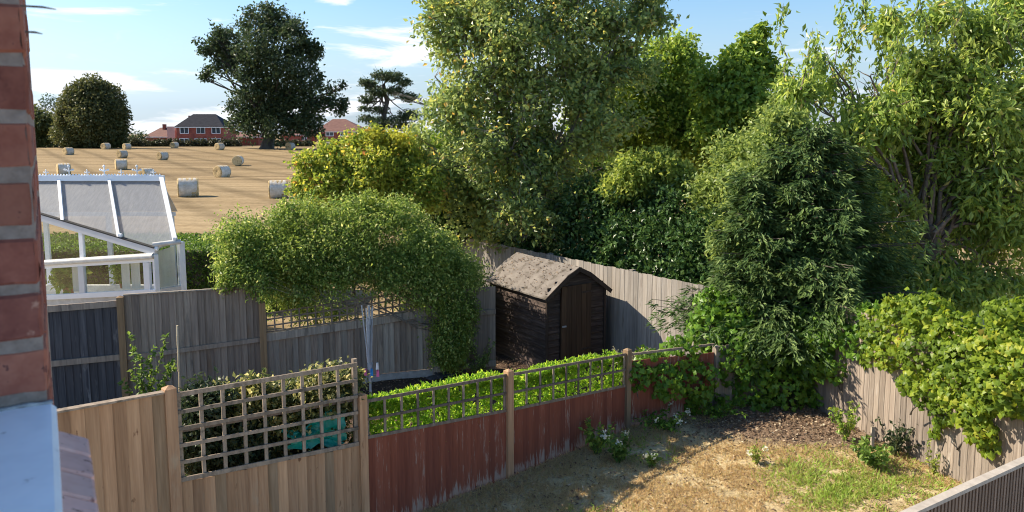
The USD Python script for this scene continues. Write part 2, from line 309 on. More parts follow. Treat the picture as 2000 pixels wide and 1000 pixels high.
mat("window_glass", {"f": ("layer_weight", {"blend": 0.5}), "k": ("map_range", {"range_type": "smoothstep", "from_min": 0.2, "from_max": 1.0, "to_min": 0.05, "to_max": 0.6, "clamp": True}), "t": ("transparent_bsdf", {"color": (0.93, 0.95, 0.94)}), "g": ("glossy_bsdf", {"color": (1, 1, 1), "roughness": 0.03}), "m": ("mix_closure", {})},
    [("f.facing", "k.value"), ("k.result", "m.fac"), ("t.BSDF", "m.closure1"), ("g.BSDF", "m.closure2")], surface="m.closure")
pbr("pale_tiles", (0.50, 0.47, 0.42), (0.60, 0.57, 0.52), (3, 3, 3))
mat("roof_sheet", {"g": ("geometry", {}), "mp": ("mapping", {"mapping_type": "point", "scale": (24, 5, 4)}), "n": ("noise_texture", {"scale": 1.0, "detail": 4.0}), "r": ("rgb_ramp", {"ramp": [(0.3, (0.30, 0.31, 0.33)), (0.7, (0.40, 0.41, 0.43))]}), "d": ("principled_bsdf", {"roughness": 0.35}),
    "t": ("transparent_bsdf", {"color": (0.80, 0.82, 0.84)}), "m": ("mix_closure", {"fac": 0.55})},
    [("g.position", "mp.vector"), ("mp.vector", "n.vector"), ("n.fac", "r.fac"), ("r.color", "d.base_color"), ("t.BSDF", "m.closure2"), ("d.BSDF", "m.closure1")], surface="m.closure")

def leafmat(name, ramp, trans=0.42, rough=0.45, patch=None, spec=0.35):
    """ramp over the leaf's own tint, larger patches of a second hue, light passing through"""
    n = {"a": ("attribute", {"attribute": "tint"}), "r": ("rgb_ramp", {"ramp": ramp}), "g": ("geometry", {}), "n": ("noise_texture", {"scale": 0.9, "detail": 3.0}), "k": ("map_range", {"range_type": "smoothstep", "from_min": 0.5, "from_max": 0.7, "to_max": 0.75, "clamp": True}),
         "x": ("mix", {"mix_type": "mix", "color2": patch or ramp[-1][1]}), "p": ("principled_bsdf", {"roughness": rough, "specular_ior_level": spec}), "tc": ("hsv", {"hue": 0.485, "saturation": 1.05, "value": 1.7, "fac": 1.0}), "t": ("translucent_bsdf", {}), "m": ("mix_closure", {"fac": trans})}
    l = [("a.fac", "r.fac"), ("g.position", "n.vector"), ("n.fac", "k.value"), ("r.color", "x.color1"), ("x.color", "p.base_color"), ("x.color", "tc.color"), ("tc.color", "t.color"), ("p.BSDF", "m.closure1"), ("t.BSDF", "m.closure2")]
    if patch:
        l.append(("k.result", "x.fac"))
    else:
        n["x"][1]["fac"] = 0.0
    return mat(name, n, l, surface="m.closure")
leafmat("leaf_maple", [(0, (0.083, 0.134, 0.046)), (0.4, (0.173, 0.248, 0.076)), (0.7, (0.329, 0.407, 0.131)), (0.88, (0.559, 0.556, 0.124)), (1, (0.624, 0.417, 0.109))], trans=0.42, rough=0.38, spec=0.5, patch=(0.279, 0.338, 0.109))
leafmat("leaf_green_tree", [(0, (0.062, 0.128, 0.024)), (0.45, (0.156, 0.256, 0.044)), (0.75, (0.343, 0.458, 0.083)), (1, (0.530, 0.567, 0.110))], trans=0.42, patch=(0.312, 0.375, 0.066))
leafmat("leaf_dark_tree", [(0, (0.085, 0.160, 0.028)), (0.6, (0.194, 0.306, 0.045)), (1, (0.428, 0.496, 0.081))], trans=0.3)
leafmat("leaf_lime_shrub", [(0, (0.136, 0.212, 0.044)), (0.6, (0.273, 0.347, 0.076)), (1, (0.467, 0.502, 0.125))], trans=0.45)
leafmat("leaf_yellow_shrub", [(0, (0.058, 0.109, 0.022)), (0.35, (0.143, 0.217, 0.039)), (0.6, (0.338, 0.406, 0.066)), (0.85, (0.546, 0.522, 0.083)), (1, (0.520, 0.246, 0.077))], trans=0.42, patch=(0.429, 0.435, 0.066))
leafmat("leaf_laurel", [(0, (0.023, 0.056, 0.015)), (0.6, (0.052, 0.112, 0.028)), (1, (0.149, 0.238, 0.070))], trans=0.22, rough=0.35)
leafmat("leaf_elder", [(0, (0.078, 0.129, 0.031)), (0.5, (0.178, 0.250, 0.061)), (1, (0.435, 0.517, 0.154))], trans=0.4)
leafmat("leaf_conifer", [(0, (0.024, 0.053, 0.014)), (0.5, (0.054, 0.107, 0.028)), (0.8, (0.122, 0.190, 0.049)), (1, (0.241, 0.320, 0.100))], trans=0.18, rough=0.6)
leafmat("leaf_cherry", [(0, (0.092, 0.158, 0.039)), (0.4, (0.193, 0.290, 0.065)), (0.7, (0.362, 0.463, 0.099)), (0.9, (0.524, 0.579, 0.154)), (1, (0.555, 0.386, 0.140))], trans=0.44, rough=0.36, spec=0.5, patch=(0.293, 0.356, 0.092))
leafmat("leaf_climber", [(0, (0.064, 0.118, 0.027)), (0.45, (0.137, 0.223, 0.044)), (0.7, (0.316, 0.414, 0.090)), (0.95, (0.750, 0.750, 0.277))], trans=0.36, patch=(0.252, 0.329, 0.056))  # lit against dark put into the ramp, its pale end as patchy highlights
leafmat("leaf_ivy_dark", [(0, (0.044, 0.106, 0.013)), (0.6, (0.102, 0.202, 0.023)), (1, (0.214, 0.344, 0.042))], trans=0.25, rough=0.32, spec=0.2)
leafmat("leaf_ivy_bright", [(0, (0.045, 0.085, 0.014)), (0.4, (0.11, 0.18, 0.022)), (0.75, (0.22, 0.3, 0.03)), (0.93, (0.36, 0.38, 0.05)), (1, (0.34, 0.24, 0.06))], trans=0.42, rough=0.4, spec=0.2)
leafmat("leaf_privet", [(0, (0.138, 0.264, 0.030)), (0.6, (0.218, 0.374, 0.050)), (1, (0.356, 0.440, 0.060))], trans=0.68)
leafmat("leaf_variegated", [(0, (0.045, 0.07, 0.028)), (0.5, (0.10, 0.13, 0.045)), (0.68, (0.38, 0.36, 0.12)), (1, (0.62, 0.57, 0.28))], trans=0.45)
leafmat("leaf_dark_bush", [(0, (0.022, 0.038, 0.016)), (0.8, (0.045, 0.07, 0.03)), (1, (0.10, 0.115, 0.05))], trans=0.25)  # very dark green leaves
leafmat("leaf_weed", [(0, (0.07, 0.14, 0.025)), (0.6, (0.14, 0.24, 0.045)), (1, (0.28, 0.38, 0.09))], trans=0.4)
leafmat("leaf_pale", [(0, (0.22, 0.20, 0.13)), (0.6, (0.36, 0.33, 0.22)), (1, (0.55, 0.51, 0.38))], trans=0.3)
leafmat("leaf_oak", [(0, (0.024, 0.049, 0.022)), (0.6, (0.050, 0.082, 0.034)), (1, (0.101, 0.134, 0.047))], trans=0.28)
leafmat("leaf_lime_far", [(0, (0.045, 0.065, 0.022)), (0.6, (0.090, 0.107, 0.036)), (1, (0.163, 0.155, 0.057))], trans=0.28, patch=(0.130, 0.130, 0.043))
leafmat("leaf_far_pale", [(0, (0.06, 0.085, 0.025)), (1, (0.15, 0.17, 0.06))], trans=0.3)
leafmat("leaf_hedge", [(0, (0.053, 0.105, 0.021)), (0.6, (0.090, 0.173, 0.030)), (1, (0.180, 0.277, 0.045))], trans=0.35)
leafmat("leaf_far_hedge", [(0, (0.025, 0.035, 0.015)), (1, (0.085, 0.085, 0.04))], trans=0.2)
leafmat("petal_white", [(0, (0.62, 0.62, 0.50)), (1, (0.75, 0.75, 0.66))], trans=0.3)
leafmat("grass_blade", [(0, (0.40, 0.30, 0.155)), (0.5, (0.58, 0.46, 0.25)), (0.72, (0.46, 0.40, 0.17)), (0.86, (0.32, 0.38, 0.09)), (1, (0.30, 0.46, 0.08))], trans=0.35, rough=0.7)
leafmat("litter", [(0, (0.08, 0.055, 0.038)), (0.5, (0.2, 0.13, 0.085)), (0.85, (0.36, 0.26, 0.16)), (1, (0.5, 0.43, 0.32))], trans=0.1, rough=0.8)
leafmat("flower_mix", [(0, (0.55, 0.52, 0.42)), (1, (0.75, 0.72, 0.62))], trans=0.3)

# ------------------------------------------------------------------ helpers: foliage
def leaves(P, D, N, L, W, fold=0.18, curl=0.12):
    n = len(P)
    L, W = np.broadcast_to(L, (n,))[:, None], np.broadcast_to(W, (n,))[:, None]
    S = unit(np.cross(D, N)); N = np.cross(S, D)
    v = np.stack([P, P + D * L * 0.45 + S * W / 2 + N * W * fold, P + D * L - N * L * curl, P + D * L * 0.45 - S * W / 2 + N * W * fold], 1).reshape(-1, 3)
    b = np.arange(n)[:, None] * 4
    return v, np.vstack([b + [0, 1, 2], b + [0, 2, 3]])
def sphere_dirs(n, rng):
    return unit(rng.normal(0, 1, (n, 3)))
def crown(blobs, rng, twigs, per, leaf, aspect=0.62, twig_len=(0.3, 0.7), up=0.25, droop=0.3, spread=0.5, shell=(0.35, 0.85), jitter=0.25, tw_max=9, scatter=1.0, gap=0.0, gapf=None, tip=0.25):
    """Leaves set along twigs that leave the boughs of each blob (x, y, z, radius, optional flatness). Returns mesh, tint, twig starts and ends."""
    B = np.array([(*b[:4], b[4] if len(b) > 4 else 1.0) for b in blobs], float)
    w = B[:, 3] ** 2 / (B[:, 3] ** 2).sum()
    want = twigs
    twigs = int(twigs / (1 - gap) * 1.02) if gap else twigs
    k = rng.choice(len(B), twigs, p=w)
    dirs = sphere_dirs(twigs, rng)
    if gap:                                       # boughs with air between them
        q = B[k, :3] + dirs * B[k, 3:4] * 0.8
        f = gapf or 1.5 / B[:, 3].mean()
        g = meshkit.fbm(q * f + 5.0, 2) + rng.normal(0, 0.03, twigs)
        ok = np.argsort(-g)[:want]; ok.sort()
        k, dirs, twigs = k[ok], dirs[ok], len(ok)
    R = B[k, 3][:, None] * np.stack([np.ones(twigs), np.ones(twigs), B[k, 4]], 1)
    lump = 0.75 + 0.5 * meshkit.noise(B[k, :3] * 0.7 + dirs * 1.6 + 31.0)[:, None]
    start = B[k, :3] + dirs * R * rng.uniform(*shell, (twigs, 1)) * lump
    tdir = unit(dirs + rng.normal(0, spread, (twigs, 3)) + [0, 0, up])
    tl = np.minimum(B[k, 3] * rng.uniform(*twig_len, twigs), tw_max)[:, None]
    t = (np.arange(per) + rng.uniform(0, 1, (twigs, per))) / per
    P = start[:, None] + tdir[:, None] * tl[:, None] * t[..., None]
    P[..., 2] -= droop * 0.4 * tl * t ** 2
    P += rng.normal(0, leaf * jitter * 2 * scatter, P.shape)
    n = twigs * per
    D = unit(np.repeat(tdir, per, 0) * 0.5 + rng.normal(0, 0.7, (n, 3)) - [0, 0, droop])
    N = unit(rng.normal(0, 0.8, (n, 3)) + [0, 0, 0.6] + np.repeat(dirs, per, 0) * 0.5)
    L = leaf * rng.uniform(0.65, 1.3, n)
    tint = np.clip(0.4 * np.repeat(rng.uniform(0, 1, twigs), per) + (0.6 - tip) * rng.uniform(0, 1, n) + tip * t.ravel() * 1.2, 0, 1)
    tint = np.where(rng.uniform(0, 1, n) < 0.06, rng.uniform(0.85, 1, n), tint * 0.92)
    return leaves(P.reshape(-1, 3), D, N, L, L * aspect), np.repeat(tint, 4), start, start + tdir * tl
def limbs(base, fork, blobs, r0, rng, sub=4, thin=0.18, starts=None):
    """trunk from base to fork, a limb to every blob, some branches on from there"""
    base, fork = np.asarray(base, float), np.asarray(fork, float)
    h = fork[2] - base[2]
    trunk = tube(np.vstack([base - [0, 0, 0.25], base, curve(base, fork, 0, 5, 0.03 * h, rng)[1:]]), np.array([1.5, 1.2, 1.0, 0.9, 0.85, 0.75]) * r0, 9)
    out = []
    for b in blobs:
        c = np.array(b[:3]); f = fork - [0, 0, rng.uniform(0, 0.35) * h]
        d = np.linalg.norm(c - f)
        ra = r0 * min(0.62, 0.25 + 0.12 * b[3] / max(r0, 0.02) * 0.1)
        pts = curve(f, c, 0.08 * d * rng.uniform(-0.4, 1), 6, 0.035 * d, rng)
        out.append(tube(pts, np.linspace(ra, ra * thin * 1.6, 6), 6))
        for _ in range(sub):
            e = c + sphere_dirs(1, rng)[0] * b[3] * rng.uniform(0.6, 0.95) + [0, 0, 0.1 * b[3]]
            s = pts[rng.integers(3, 6)]
            out.append(tube(curve(s, e, 0.05 * b[3], 5, 0.05 * b[3], rng), np.linspace(ra * thin * 1.5, ra * 0.09, 5), 4))
    if starts is not None:
        for a, b in starts:
            out.append(tube(np.stack([a, (a + b) / 2, b]), [r0 * 0.05, r0 * 0.04, r0 * 0.02], 3))
    return trunk, join(out)
def pblobs(spec, Y, rng=None, dy=0.6):
    """(px, py, radius in px, optional extra depth) to world blobs round depth Y"""
    out = []
    for s in spec:
        y = Y + (s[3] if len(s) > 3 else 0) + (rng.uniform(-dy, dy) * s[2] / ppm(Y) if rng is not None else 0)
        c = at(s[0], s[1], y)
        out.append((*c, s[2] / ppm(y), s[4] if len(s) > 4 else 1.0))
    return out
def tree(name, label, cat, base, fork, blobs, rng, twigs, per, leaf, leaf_mat, bark, r0, group=None, sub=4, show_twigs=0, crown_name="crown", **kw):
    t = thing(name, label, cat, base, group)
    m, tint, a, b = crown(blobs, rng, twigs, per, leaf, **kw)
    trunk, lim = limbs(base, fork, blobs, r0, rng, sub, starts=list(zip(a[:show_twigs], b[:show_twigs])))
    part(t, "trunk", trunk, bark, smooth=60)
    part(t, "branches", lim, bark, smooth=60)
    part(t, crown_name, m, leaf_mat, tint=tint)
    return t

# ------------------------------------------------------------------ ground
def field_z(Y):
    return np.interp(Y, [-50, 24, 30, 60, 90, 150, 185, 260, 500, 5000], [-0.8, -0.8, -0.45, -0.4, -0.3, 1.1, 0.76, 0.3, -1, -12])
def field_hit(px, py):
    r = ray(px, py)
    lo, hi = 22.0, 240.0
    for y in np.arange(22, 260, 0.5):
        if at(px, py, y)[2] < field_z(y):
            return at(px, py, y)
    return at(px, py, 190)
xs = np.unique(np.concatenate([np.linspace(-60, 60, 41), np.linspace(-300, 300, 41), [-3000, -1500, -700, 700, 1500, 3000]]))
ys = np.unique(np.concatenate([np.linspace(-20, 24, 8), np.linspace(24, 200, 90), np.geomspace(200, 5000, 24)]))
gx, gy = np.meshgrid(xs, ys)
gz = field_z(gy) + (meshkit.noise(np.stack([gx / 9, gy / 9, gx * 0], -1)) - 0.5) * 0.18 * np.clip((gy - 28) / 12, 0, 1)
def grid_faces(nr, nc):
    i, j = np.meshgrid(np.arange(nr - 1), np.arange(nc - 1), indexing="ij")
    a = (i * nc + j).ravel()
    return np.stack([a, a + 1, a + nc + 1, a + nc], 1)
mat("stubble", {"g": ("geometry", {}), "m": ("mapping", {"mapping_type": "point", "scale": (0.035, 0.42, 1.0), "rotation": (0, 0, 0.14)}), "n": ("noise_texture", {"scale": 1.0, "detail": 4.0, "roughness": 0.6}),
    "m2": ("mapping", {"mapping_type": "point", "scale": (2.2, 5.0, 3)}), "n2": ("noise_texture", {"scale": 1.0, "detail": 6.0, "roughness": 0.75}), "r": ("rgb_ramp", {"ramp": [(0.32, (0.165, 0.12, 0.068)), (0.5, (0.265, 0.20, 0.115)), (0.68, (0.36, 0.28, 0.17))]}),
    "r2": ("rgb_ramp", {"ramp": [(0.3, (0.62, 0.60, 0.56)), (0.65, (1.18, 1.15, 1.10))]}), "mw": ("mapping", {"mapping_type": "point", "rotation": (0, 0, -0.62)}), "w": ("wave_texture", {"wave_type": "bands", "bands_direction": "x", "scale": 0.055, "distortion": 1.2, "detail": 3.0, "detail_scale": 0.6}), "rw": ("rgb_ramp", {"ramp": [(0.0, (0.74, 0.73, 0.71)), (0.2, (1.0, 1.0, 1.0)), (1.0, (1.07, 1.06, 1.05))]}), "xw": ("mix", {"mix_type": "multiply", "fac": 1.0}), "x": ("mix", {"mix_type": "multiply", "fac": 1.0}), "b": ("bump", {"strength": 0.6, "distance": 0.12}), "p": ("principled_bsdf", {"roughness": 0.95, "specular_ior_level": 0.1})},
    [("g.position", "m.vector"), ("m.vector", "n.vector"), ("g.position", "m2.vector"), ("m2.vector", "n2.vector"), ("n.fac", "r.fac"), ("n2.fac", "r2.fac"), ("g.position", "mw.vector"), ("mw.vector", "w.vector"), ("w.fac", "rw.fac"), ("r.color", "xw.color1"), ("rw.color", "xw.color2"), ("xw.color", "x.color1"), ("r2.color", "x.color2"), ("x.color", "p.base_color"), ("n2.fac", "b.height"), ("b.normal", "p.normal")])
struct("field", (np.stack([gx, gy, gz], -1).reshape(-1, 3), grid_faces(*gx.shape)), "stubble", "harvested stubble field dotted with straw bales", smooth=True)

# boundary lines in plan
P_Z, P_A, P_B, P_C, P_D, P_E = [np.array(p) for p in ((-5.2, 4.57), (-3.06, 6.54), (-1.62, 7.86), (-0.05, 9.31), (1.70, 10.92), (3.26, 11.80))]
P_COR = np.array([4.75, 12.2])
R_1, R_2 = np.array([4.97, 11.43]), np.array([6.1, 7.6])
def patch(poly, z, step, amp, seed):
    """a gently uneven sheet over a plan polygon"""
    from shapely.geometry import Polygon, Point
    pg = Polygon(poly)
    x0, y0, x1, y1 = pg.bounds
    v2, f2 = trimesh.creation.triangulate_polygon(pg, engine="earcut")
    m = trimesh.Trimesh(np.c_[v2, np.zeros(len(v2))], f2, process=False)
    v, f = trimesh.remesh.subdivide_to_size(m.vertices, m.faces, step, max_iter=12)
    v[:, 2] = z + (meshkit.fbm(np.c_[v[:, :2] * 1.3, np.zeros(len(v))], 4, seed) - 0.5) * amp
    return v, f
nz = lambda x, y, amp, seed: (meshkit.fbm(np.stack([np.asarray(x) * 1.3, np.asarray(y) * 1.3, np.zeros_like(np.asarray(x, float))], -1), 4, seed) - 0.5) * amp
mat("soil", {"g": ("geometry", {}), "n": ("noise_texture", {"scale": 5.0, "detail": 8.0, "roughness": 0.75}), "r": ("rgb_ramp", {"ramp": [(0.3, (0.045, 0.03, 0.022)), (0.55, (0.095, 0.062, 0.043)), (0.75, (0.17, 0.12, 0.085))]}), "b": ("bump", {"strength": 0.9, "distance": 0.06}), "p": ("principled_bsdf", {"roughness": 0.95, "specular_ior_level": 0.15})},
    [("g.position", "n.vector"), ("n.fac", "r.fac"), ("r.color", "p.base_color"), ("n.fac", "b.height"), ("b.normal", "p.normal")])
struct("garden_soil", patch([(-16, 0), P_Z - 0.02, P_C, P_D, P_E, (4.3, 13.3), (-1.2, 20.5), (-8, 14)], -0.5, 0.35, 0.10, 3), "soil", "bare brown soil of the neighbouring garden", smooth=True)
LAWN = [P_Z + [0.03, 0], P_C + [0.03, -0.03], P_D + [0.03, -0.03], P_E + [0.03, -0.03], P_COR, R_1, R_2, (6.6, 5.5), (3.5, 0.5), (-1.0, 0.5)]
bare = on_z(1560, 828)
mat("lawn_ground", {"g": ("geometry", {}), "n": ("noise_texture", {"scale": 2.2, "detail": 7.0, "roughness": 0.7}), "n2": ("noise_texture", {"scale": 30.0, "detail": 4.0, "roughness": 0.8}), "r": ("rgb_ramp", {"ramp": [(0.30, (0.34, 0.26, 0.145)), (0.5, (0.53, 0.42, 0.245)), (0.66, (0.64, 0.53, 0.33))]}),
    "r2": ("rgb_ramp", {"ramp": [(0.3, (0.6, 0.6, 0.6)), (0.65, (1.2, 1.2, 1.15))]}), "x": ("mix", {"mix_type": "multiply", "fac": 1.0}),
    "dv": ("vector_math", {"math_type": "subtract", "vector2": tuple(bare)}), "ds": ("vector_math", {"math_type": "multiply", "vector2": (0.62, 1.1, 0)}), "dl": ("vector_math", {"math_type": "length"}), "da": ("math", {"math_type": "multiply_add", "value2": 1.1, "value3": -0.55}), "dd": ("math", {"math_type": "add"}), "dk": ("map_range", {"range_type": "smoothstep", "from_min": 1.25, "from_max": 0.65, "clamp": True}),
    "sr": ("rgb_ramp", {"ramp": [(0.3, (0.12, 0.085, 0.06)), (0.6, (0.25, 0.18, 0.125))]}), "y": ("mix", {"mix_type": "mix"}), "b": ("bump", {"strength": 0.8, "distance": 0.03}), "p": ("principled_bsdf", {"roughness": 0.95, "specular_ior_level": 0.1})},
    [("g.position", "n.vector"), ("g.position", "n2.vector"), ("n.fac", "r.fac"), ("n2.fac", "r2.fac"), ("r.color", "x.color1"), ("r2.color", "x.color2"), ("g.position", "dv.vector1"), ("dv.vector", "ds.vector1"), ("ds.vector", "dl.vector1"), ("n.fac", "da.value1"), ("da.value", "dd.value1"), ("dl.value", "dd.value2"), ("dd.value", "dk.value"),
     ("n2.fac", "sr.fac"), ("dk.result", "y.fac"), ("x.color", "y.color1"), ("sr.color", "y.color2"), ("y.color", "p.base_color"), ("n2.fac", "b.height"), ("b.normal", "p.normal")])
struct("lawn", patch(LAWN, 0.0, 0.3, 0.09, 5), "lawn_ground", "parched lawn with a bare brown corner", smooth=True)
struct("side_lawn", patch([R_1 + [0.06, 0.02], P_COR + [0.06, 0.06], (4.3, 14.0), (3.7, 14.5), (2, 18), (6, 24), (40, 24), (40, 4), R_2 + [0.06, 0]], -0.06, 1.2, 0.1, 6), "lawn_ground", "dry lawn beyond the ivy covered fence", smooth=True)

# ------------------------------------------------------------------ the window we look out of: brick reveal, sills
fdir = np.array([-0.525, 0.851]); nout = np.array([0.851, 0.525])
COR = np.array([-0.632, 1.0])
def wp(s, o, z):
    """s along the facade from the reveal's corner (plus = away), o outwards, z relative to the eye"""
    q = COR + fdir * s + nout * o
    return np.array([q[0], q[1], H + z])
def wbox(s0, s1, o0, o1, z0, z1, ch=0.0):
    c = [wp(s0, o0, z0), wp(s0, o1, z0), wp(s1, o1, z0), wp(s1, o0, z0), wp(s0, o0, z1), wp(s0, o1, z1), wp(s1, o1, z1), wp(s1, o0, z1)]
    if not ch:
        return hexa(c)
    c = np.array(c); mid = c.mean(0)
    pts = []
    for p in c:
        for ax in (fdir, nout, None):
            q = p.copy()
            for bx in (fdir, nout, None):
                e = np.array([0, 0, 1.0]) if bx is None else np.array([*bx, 0])
                if (bx is None) != (ax is None) or (bx is not None and ax is not None and bx is not ax):
                    q = q - e * ch * np.sign(np.dot(p - mid, e))
            pts.append(q)
    h = trimesh.convex.convex_hull(np.array(pts))
    return np.array(h.vertices), np.array(h.faces)
rng = np.random.default_rng(11)
hw = thing("house_wall", "red brick wall with thick pale mortar at the left edge of the view", "brick wall", wp(0.2, -0.12, -1.2))
part(hw, "mortar", wbox(0.0025, 1.3, -0.31, -0.0025, -1.6, 1.3), "mortar_mix")
zt = (0.0, ) ; course = 0.0755
z_joint = at(45, 20, 1.0)[2] - H
k = 0
for i in range(-3, 20):
    z1 = z_joint + 0.008 + course * (3 - i) - 0.0
    z0 = z1 - 0.0615
    if z1 < -1.25 or z1 > 1.2:
        continue
    ch = 0.004
    if i % 2 == 0:
        spans = [(-0.105, 0.0, 0.0, 0.215), (-0.31, -0.115, 0.0, 0.1)]
    else:
        spans = [(-0.215, 0.0, 0.0, 0.1), (-0.31, -0.225, 0.0, 0.215)]
    for (o0, o1, s0, s1) in spans:
        j = rng.uniform(-0.002, 0.002, 3)
        m = wbox(s0 + j[0], s1, o0, o1 + j[1], z0 + j[2], z1 + j[2], ch)
        v, f = trimesh.remesh.subdivide_to_size(*m, 0.03) if o1 > -0.05 else m
        v = v + (meshkit.noise(v * 60)[:, None] - 0.5) * 0.003
        part(hw, "brick", (v, f), BRICK[rng.integers(3)], smooth=35)
    # stretchers along the outer face, further off
    for q in range(3):
        s0 = (0.225 if i % 2 == 0 else 0.11) + q * 0.225
        part(hw, "brick", wbox(s0, s0 + 0.215, -0.105, rng.uniform(-0.002, 0.002), z0, z1, ch), BRICK[rng.integers(3)])
part(hw, "inner_wall", wbox(0.0, 0.12, -3.2, -0.312, -1.6, 1.3), "plaster_wall")  # unseen wall, added to keep the sun off the sill
for zz, ln in ((at(50, 54, 1.0)[2] - H, 0.022), (at(60, 1, 1.0)[2] - H, 0.04)):
    part(hw, "wall_tie", tube([wp(0.05, -0.01, zz), wp(0.05, ln * 0.6, zz + 0.0005), wp(0.052, ln, zz - 0.001)], [0.0013, 0.0016, 0.0006], 5), "dark_joint")
zs = -0.367
sl = thing("window_sill", "white painted window sill at the foot of the brick wall", "window sill", wp(-0.3, 0, zs))
sill = wbox(-0.9, -0.002, -0.30, 0.008, zs - 0.07, zs, 0.006)
v, f = trimesh.remesh.subdivide_to_size(*sill, 0.03)
v[:, 2] += (meshkit.noise(v * 30) - 0.5) * 0.0016
part(sl, "sill_board", (v, f), "sill_paint", smooth=40)
part(sl, "sealant", tube([wp(-0.004, o, zs + 0.001 + 0.001 * math.sin(o * 160)) for o in np.linspace(-0.28, 0.004, 24)], 0.0035, 6), "sill_grime", smooth=True)
bs = thing("brick_sill", "row of pale pink sill bricks sloping out below the white sill", "brick sill", wp(-0.3, 0.03, -0.5))
part(bs, "mortar", hexa([wp(-0.9, -0.1, -0.56), wp(-0.9, 0.034, -0.56), wp(-0.006, 0.034, -0.56), wp(-0.006, -0.1, -0.56), wp(-0.9, -0.1, -0.44), wp(-0.9, 0.034, -0.435), wp(-0.006, 0.034, -0.435), wp(-0.006, -0.1, -0.44)]), "dark_joint")
for q in range(12):
    s1 = -q * 0.0725 - 0.002; s0 = s1 - 0.0655
    d = rng.uniform(-0.0015, 0.0015)
    p8 = np.array([wp(s0, -0.02, -0.555), wp(s0, 0.042 + d, -0.555), wp(s1, 0.042 + d, -0.555), wp(s1, -0.02, -0.555), wp(s0, -0.02, -0.394), wp(s0, 0.042 + d, -0.425), wp(s1, 0.042 + d, -0.425), wp(s1, -0.02, -0.394)])
    mid = p8.mean(0)
    pts = [p + (mid - p) * 0 - np.sign((p - mid) @ np.array([*fdir, 0])) * np.array([*fdir, 0]) * a - np.sign((p - mid) @ np.array([*nout, 0])) * np.array([*nout, 0]) * b - np.array([0, 0, np.sign(p[2] - mid[2])]) * c for p in p8 for a, b, c in ((0.003, 0.003, 0), (0, 0.003, 0.003), (0.003, 0, 0.003))]
    h = trimesh.convex.convex_hull(np.array(pts))
    part(bs, "brick", h, ["sill_brick_1", "sill_brick_2"][q % 2])

# ------------------------------------------------------------------ fences
def lerp(a, b, t):
    return a + (b - a) * t
def boards(parent, ln, s0, s1, width, zb, ztop, mats, rng, o=0.0, t=(0.006, 0.016), gap=0.0, drop=0.004, name="board", wedge=True):
    """upright boards side by side, each its own part; zb and ztop are functions of s"""
    n = max(1, round((s1 - s0) / width))
    w = (s1 - s0) / n
    for i in range(n):
        a, b = s0 + i * w + gap / 2, s0 + (i + 1) * w - gap / 2
        j = rng.uniform(-drop, drop); oo = o + rng.uniform(-0.0015, 0.0015)
        ta, tb = (t[0], t[1]) if wedge else (t[1], t[1])
        part(parent, name, ln.slab(a, b + 0.003 * wedge, zb(a), zb(b), ztop(a) + j, ztop(b) + j, oo, oo, ta, tb), mats[rng.integers(len(mats))])
def post(parent, ln, s, w, z0, z1, m, o, rng, cap=True, lean=0.0, label=None):
    a, b = ln.p(s, z0, o), ln.p(s + lean, z1, o)
    d3 = np.array([*ln.d, 0]); n3 = np.array([*ln.n, 0])
    c = [d3 * w / 2 * i + n3 * w / 2 * j for i, j in ((-1, -1), (1, -1), (1, 1), (-1, 1))]
    ms = [hexa([a + x for x in c] + [b + x for x in c])]
    if cap:
        ms.append((np.array([b + x * 0.98 for x in c] + [b + [0, 0, w * 0.28]]), np.array([[0, 1, 4], [1, 2, 4], [2, 3, 4], [3, 0, 4], [0, 2, 1], [0, 3, 2]])))
    return part(parent, "post", join(ms), m, label=label)
def trellis(parent, ln, s0, s1, zb, zt, cols, rows, w, t, o, m, rng, frame=0.035):
    h = holder(parent, "trellis")
    for i in range(cols + 1):
        s = lerp(s0 + frame / 2, s1 - frame / 2, i / cols); ww = frame if i in (0, cols) else w
        k = rng.uniform(-0.006, 0.006)
        part(h, "slat", ln.slab(s - ww / 2, s + ww / 2, zb(s) + k, zb(s) + k, zt(s) + 0.012 * (i not in (0, cols)) + k, zt(s) + 0.012 * (i not in (0, cols)) + k, o, o, t), m[rng.integers(len(m))])
    for j in range(rows + 1):
        f = j / rows; ww = frame if j in (0, rows) else w
        za, zc = lerp(zb(s0), zt(s0), f), lerp(zb(s1), zt(s1), f)
        k = rng.uniform(-0.004, 0.004)
        part(h, "slat", ln.slab(s0, s1, za - ww / 2 + k, zc - ww / 2 - k, za + ww / 2 + k, zc + ww / 2 - k, o + t + 0.001, o + t + 0.001, t), m[rng.integers(len(m))])
    return h

rng = np.random.default_rng(21)
# near fence, bare timber bays
tf = thing("timber_fence", "bare brown timber fence with tall square trellis beside the window sill", "fence", (*P_A, 0))
lz = Line(P_Z, P_A)
ztz = lambda s: lerp(2.22, 2.09, s / lz.L)
boards(tf, lz, 0.0, lz.L - 0.05, 0.105, lambda s: -0.1, ztz, TIMBER, rng, t=(0.006, 0.020))
part(tf, "capping", lz.slab(-0.02, lz.L - 0.05, ztz(0) + 0.006, ztz(lz.L) + 0.006, ztz(0) + 0.024, ztz(lz.L) + 0.024, -0.03, -0.03, 0.07), "trellis_wood")
la = Line(P_A, P_B)
ztr_t = lambda s: lerp(2.06, 1.95, s / la.L); ztr_b = lambda s: lerp(1.27, 1.07, s / la.L)
boards(tf, la, 0.05, la.L - 0.05, 0.105, lambda s: -0.1, lambda s: ztr_b(s) - 0.03, TIMBER, rng, t=(0.006, 0.020))
trellis(tf, la, 0.05, la.L - 0.055, ztr_b, ztr_t, 9, 5, 0.034, 0.016, 0.0, ["trellis_wood"], rng, frame=0.042)
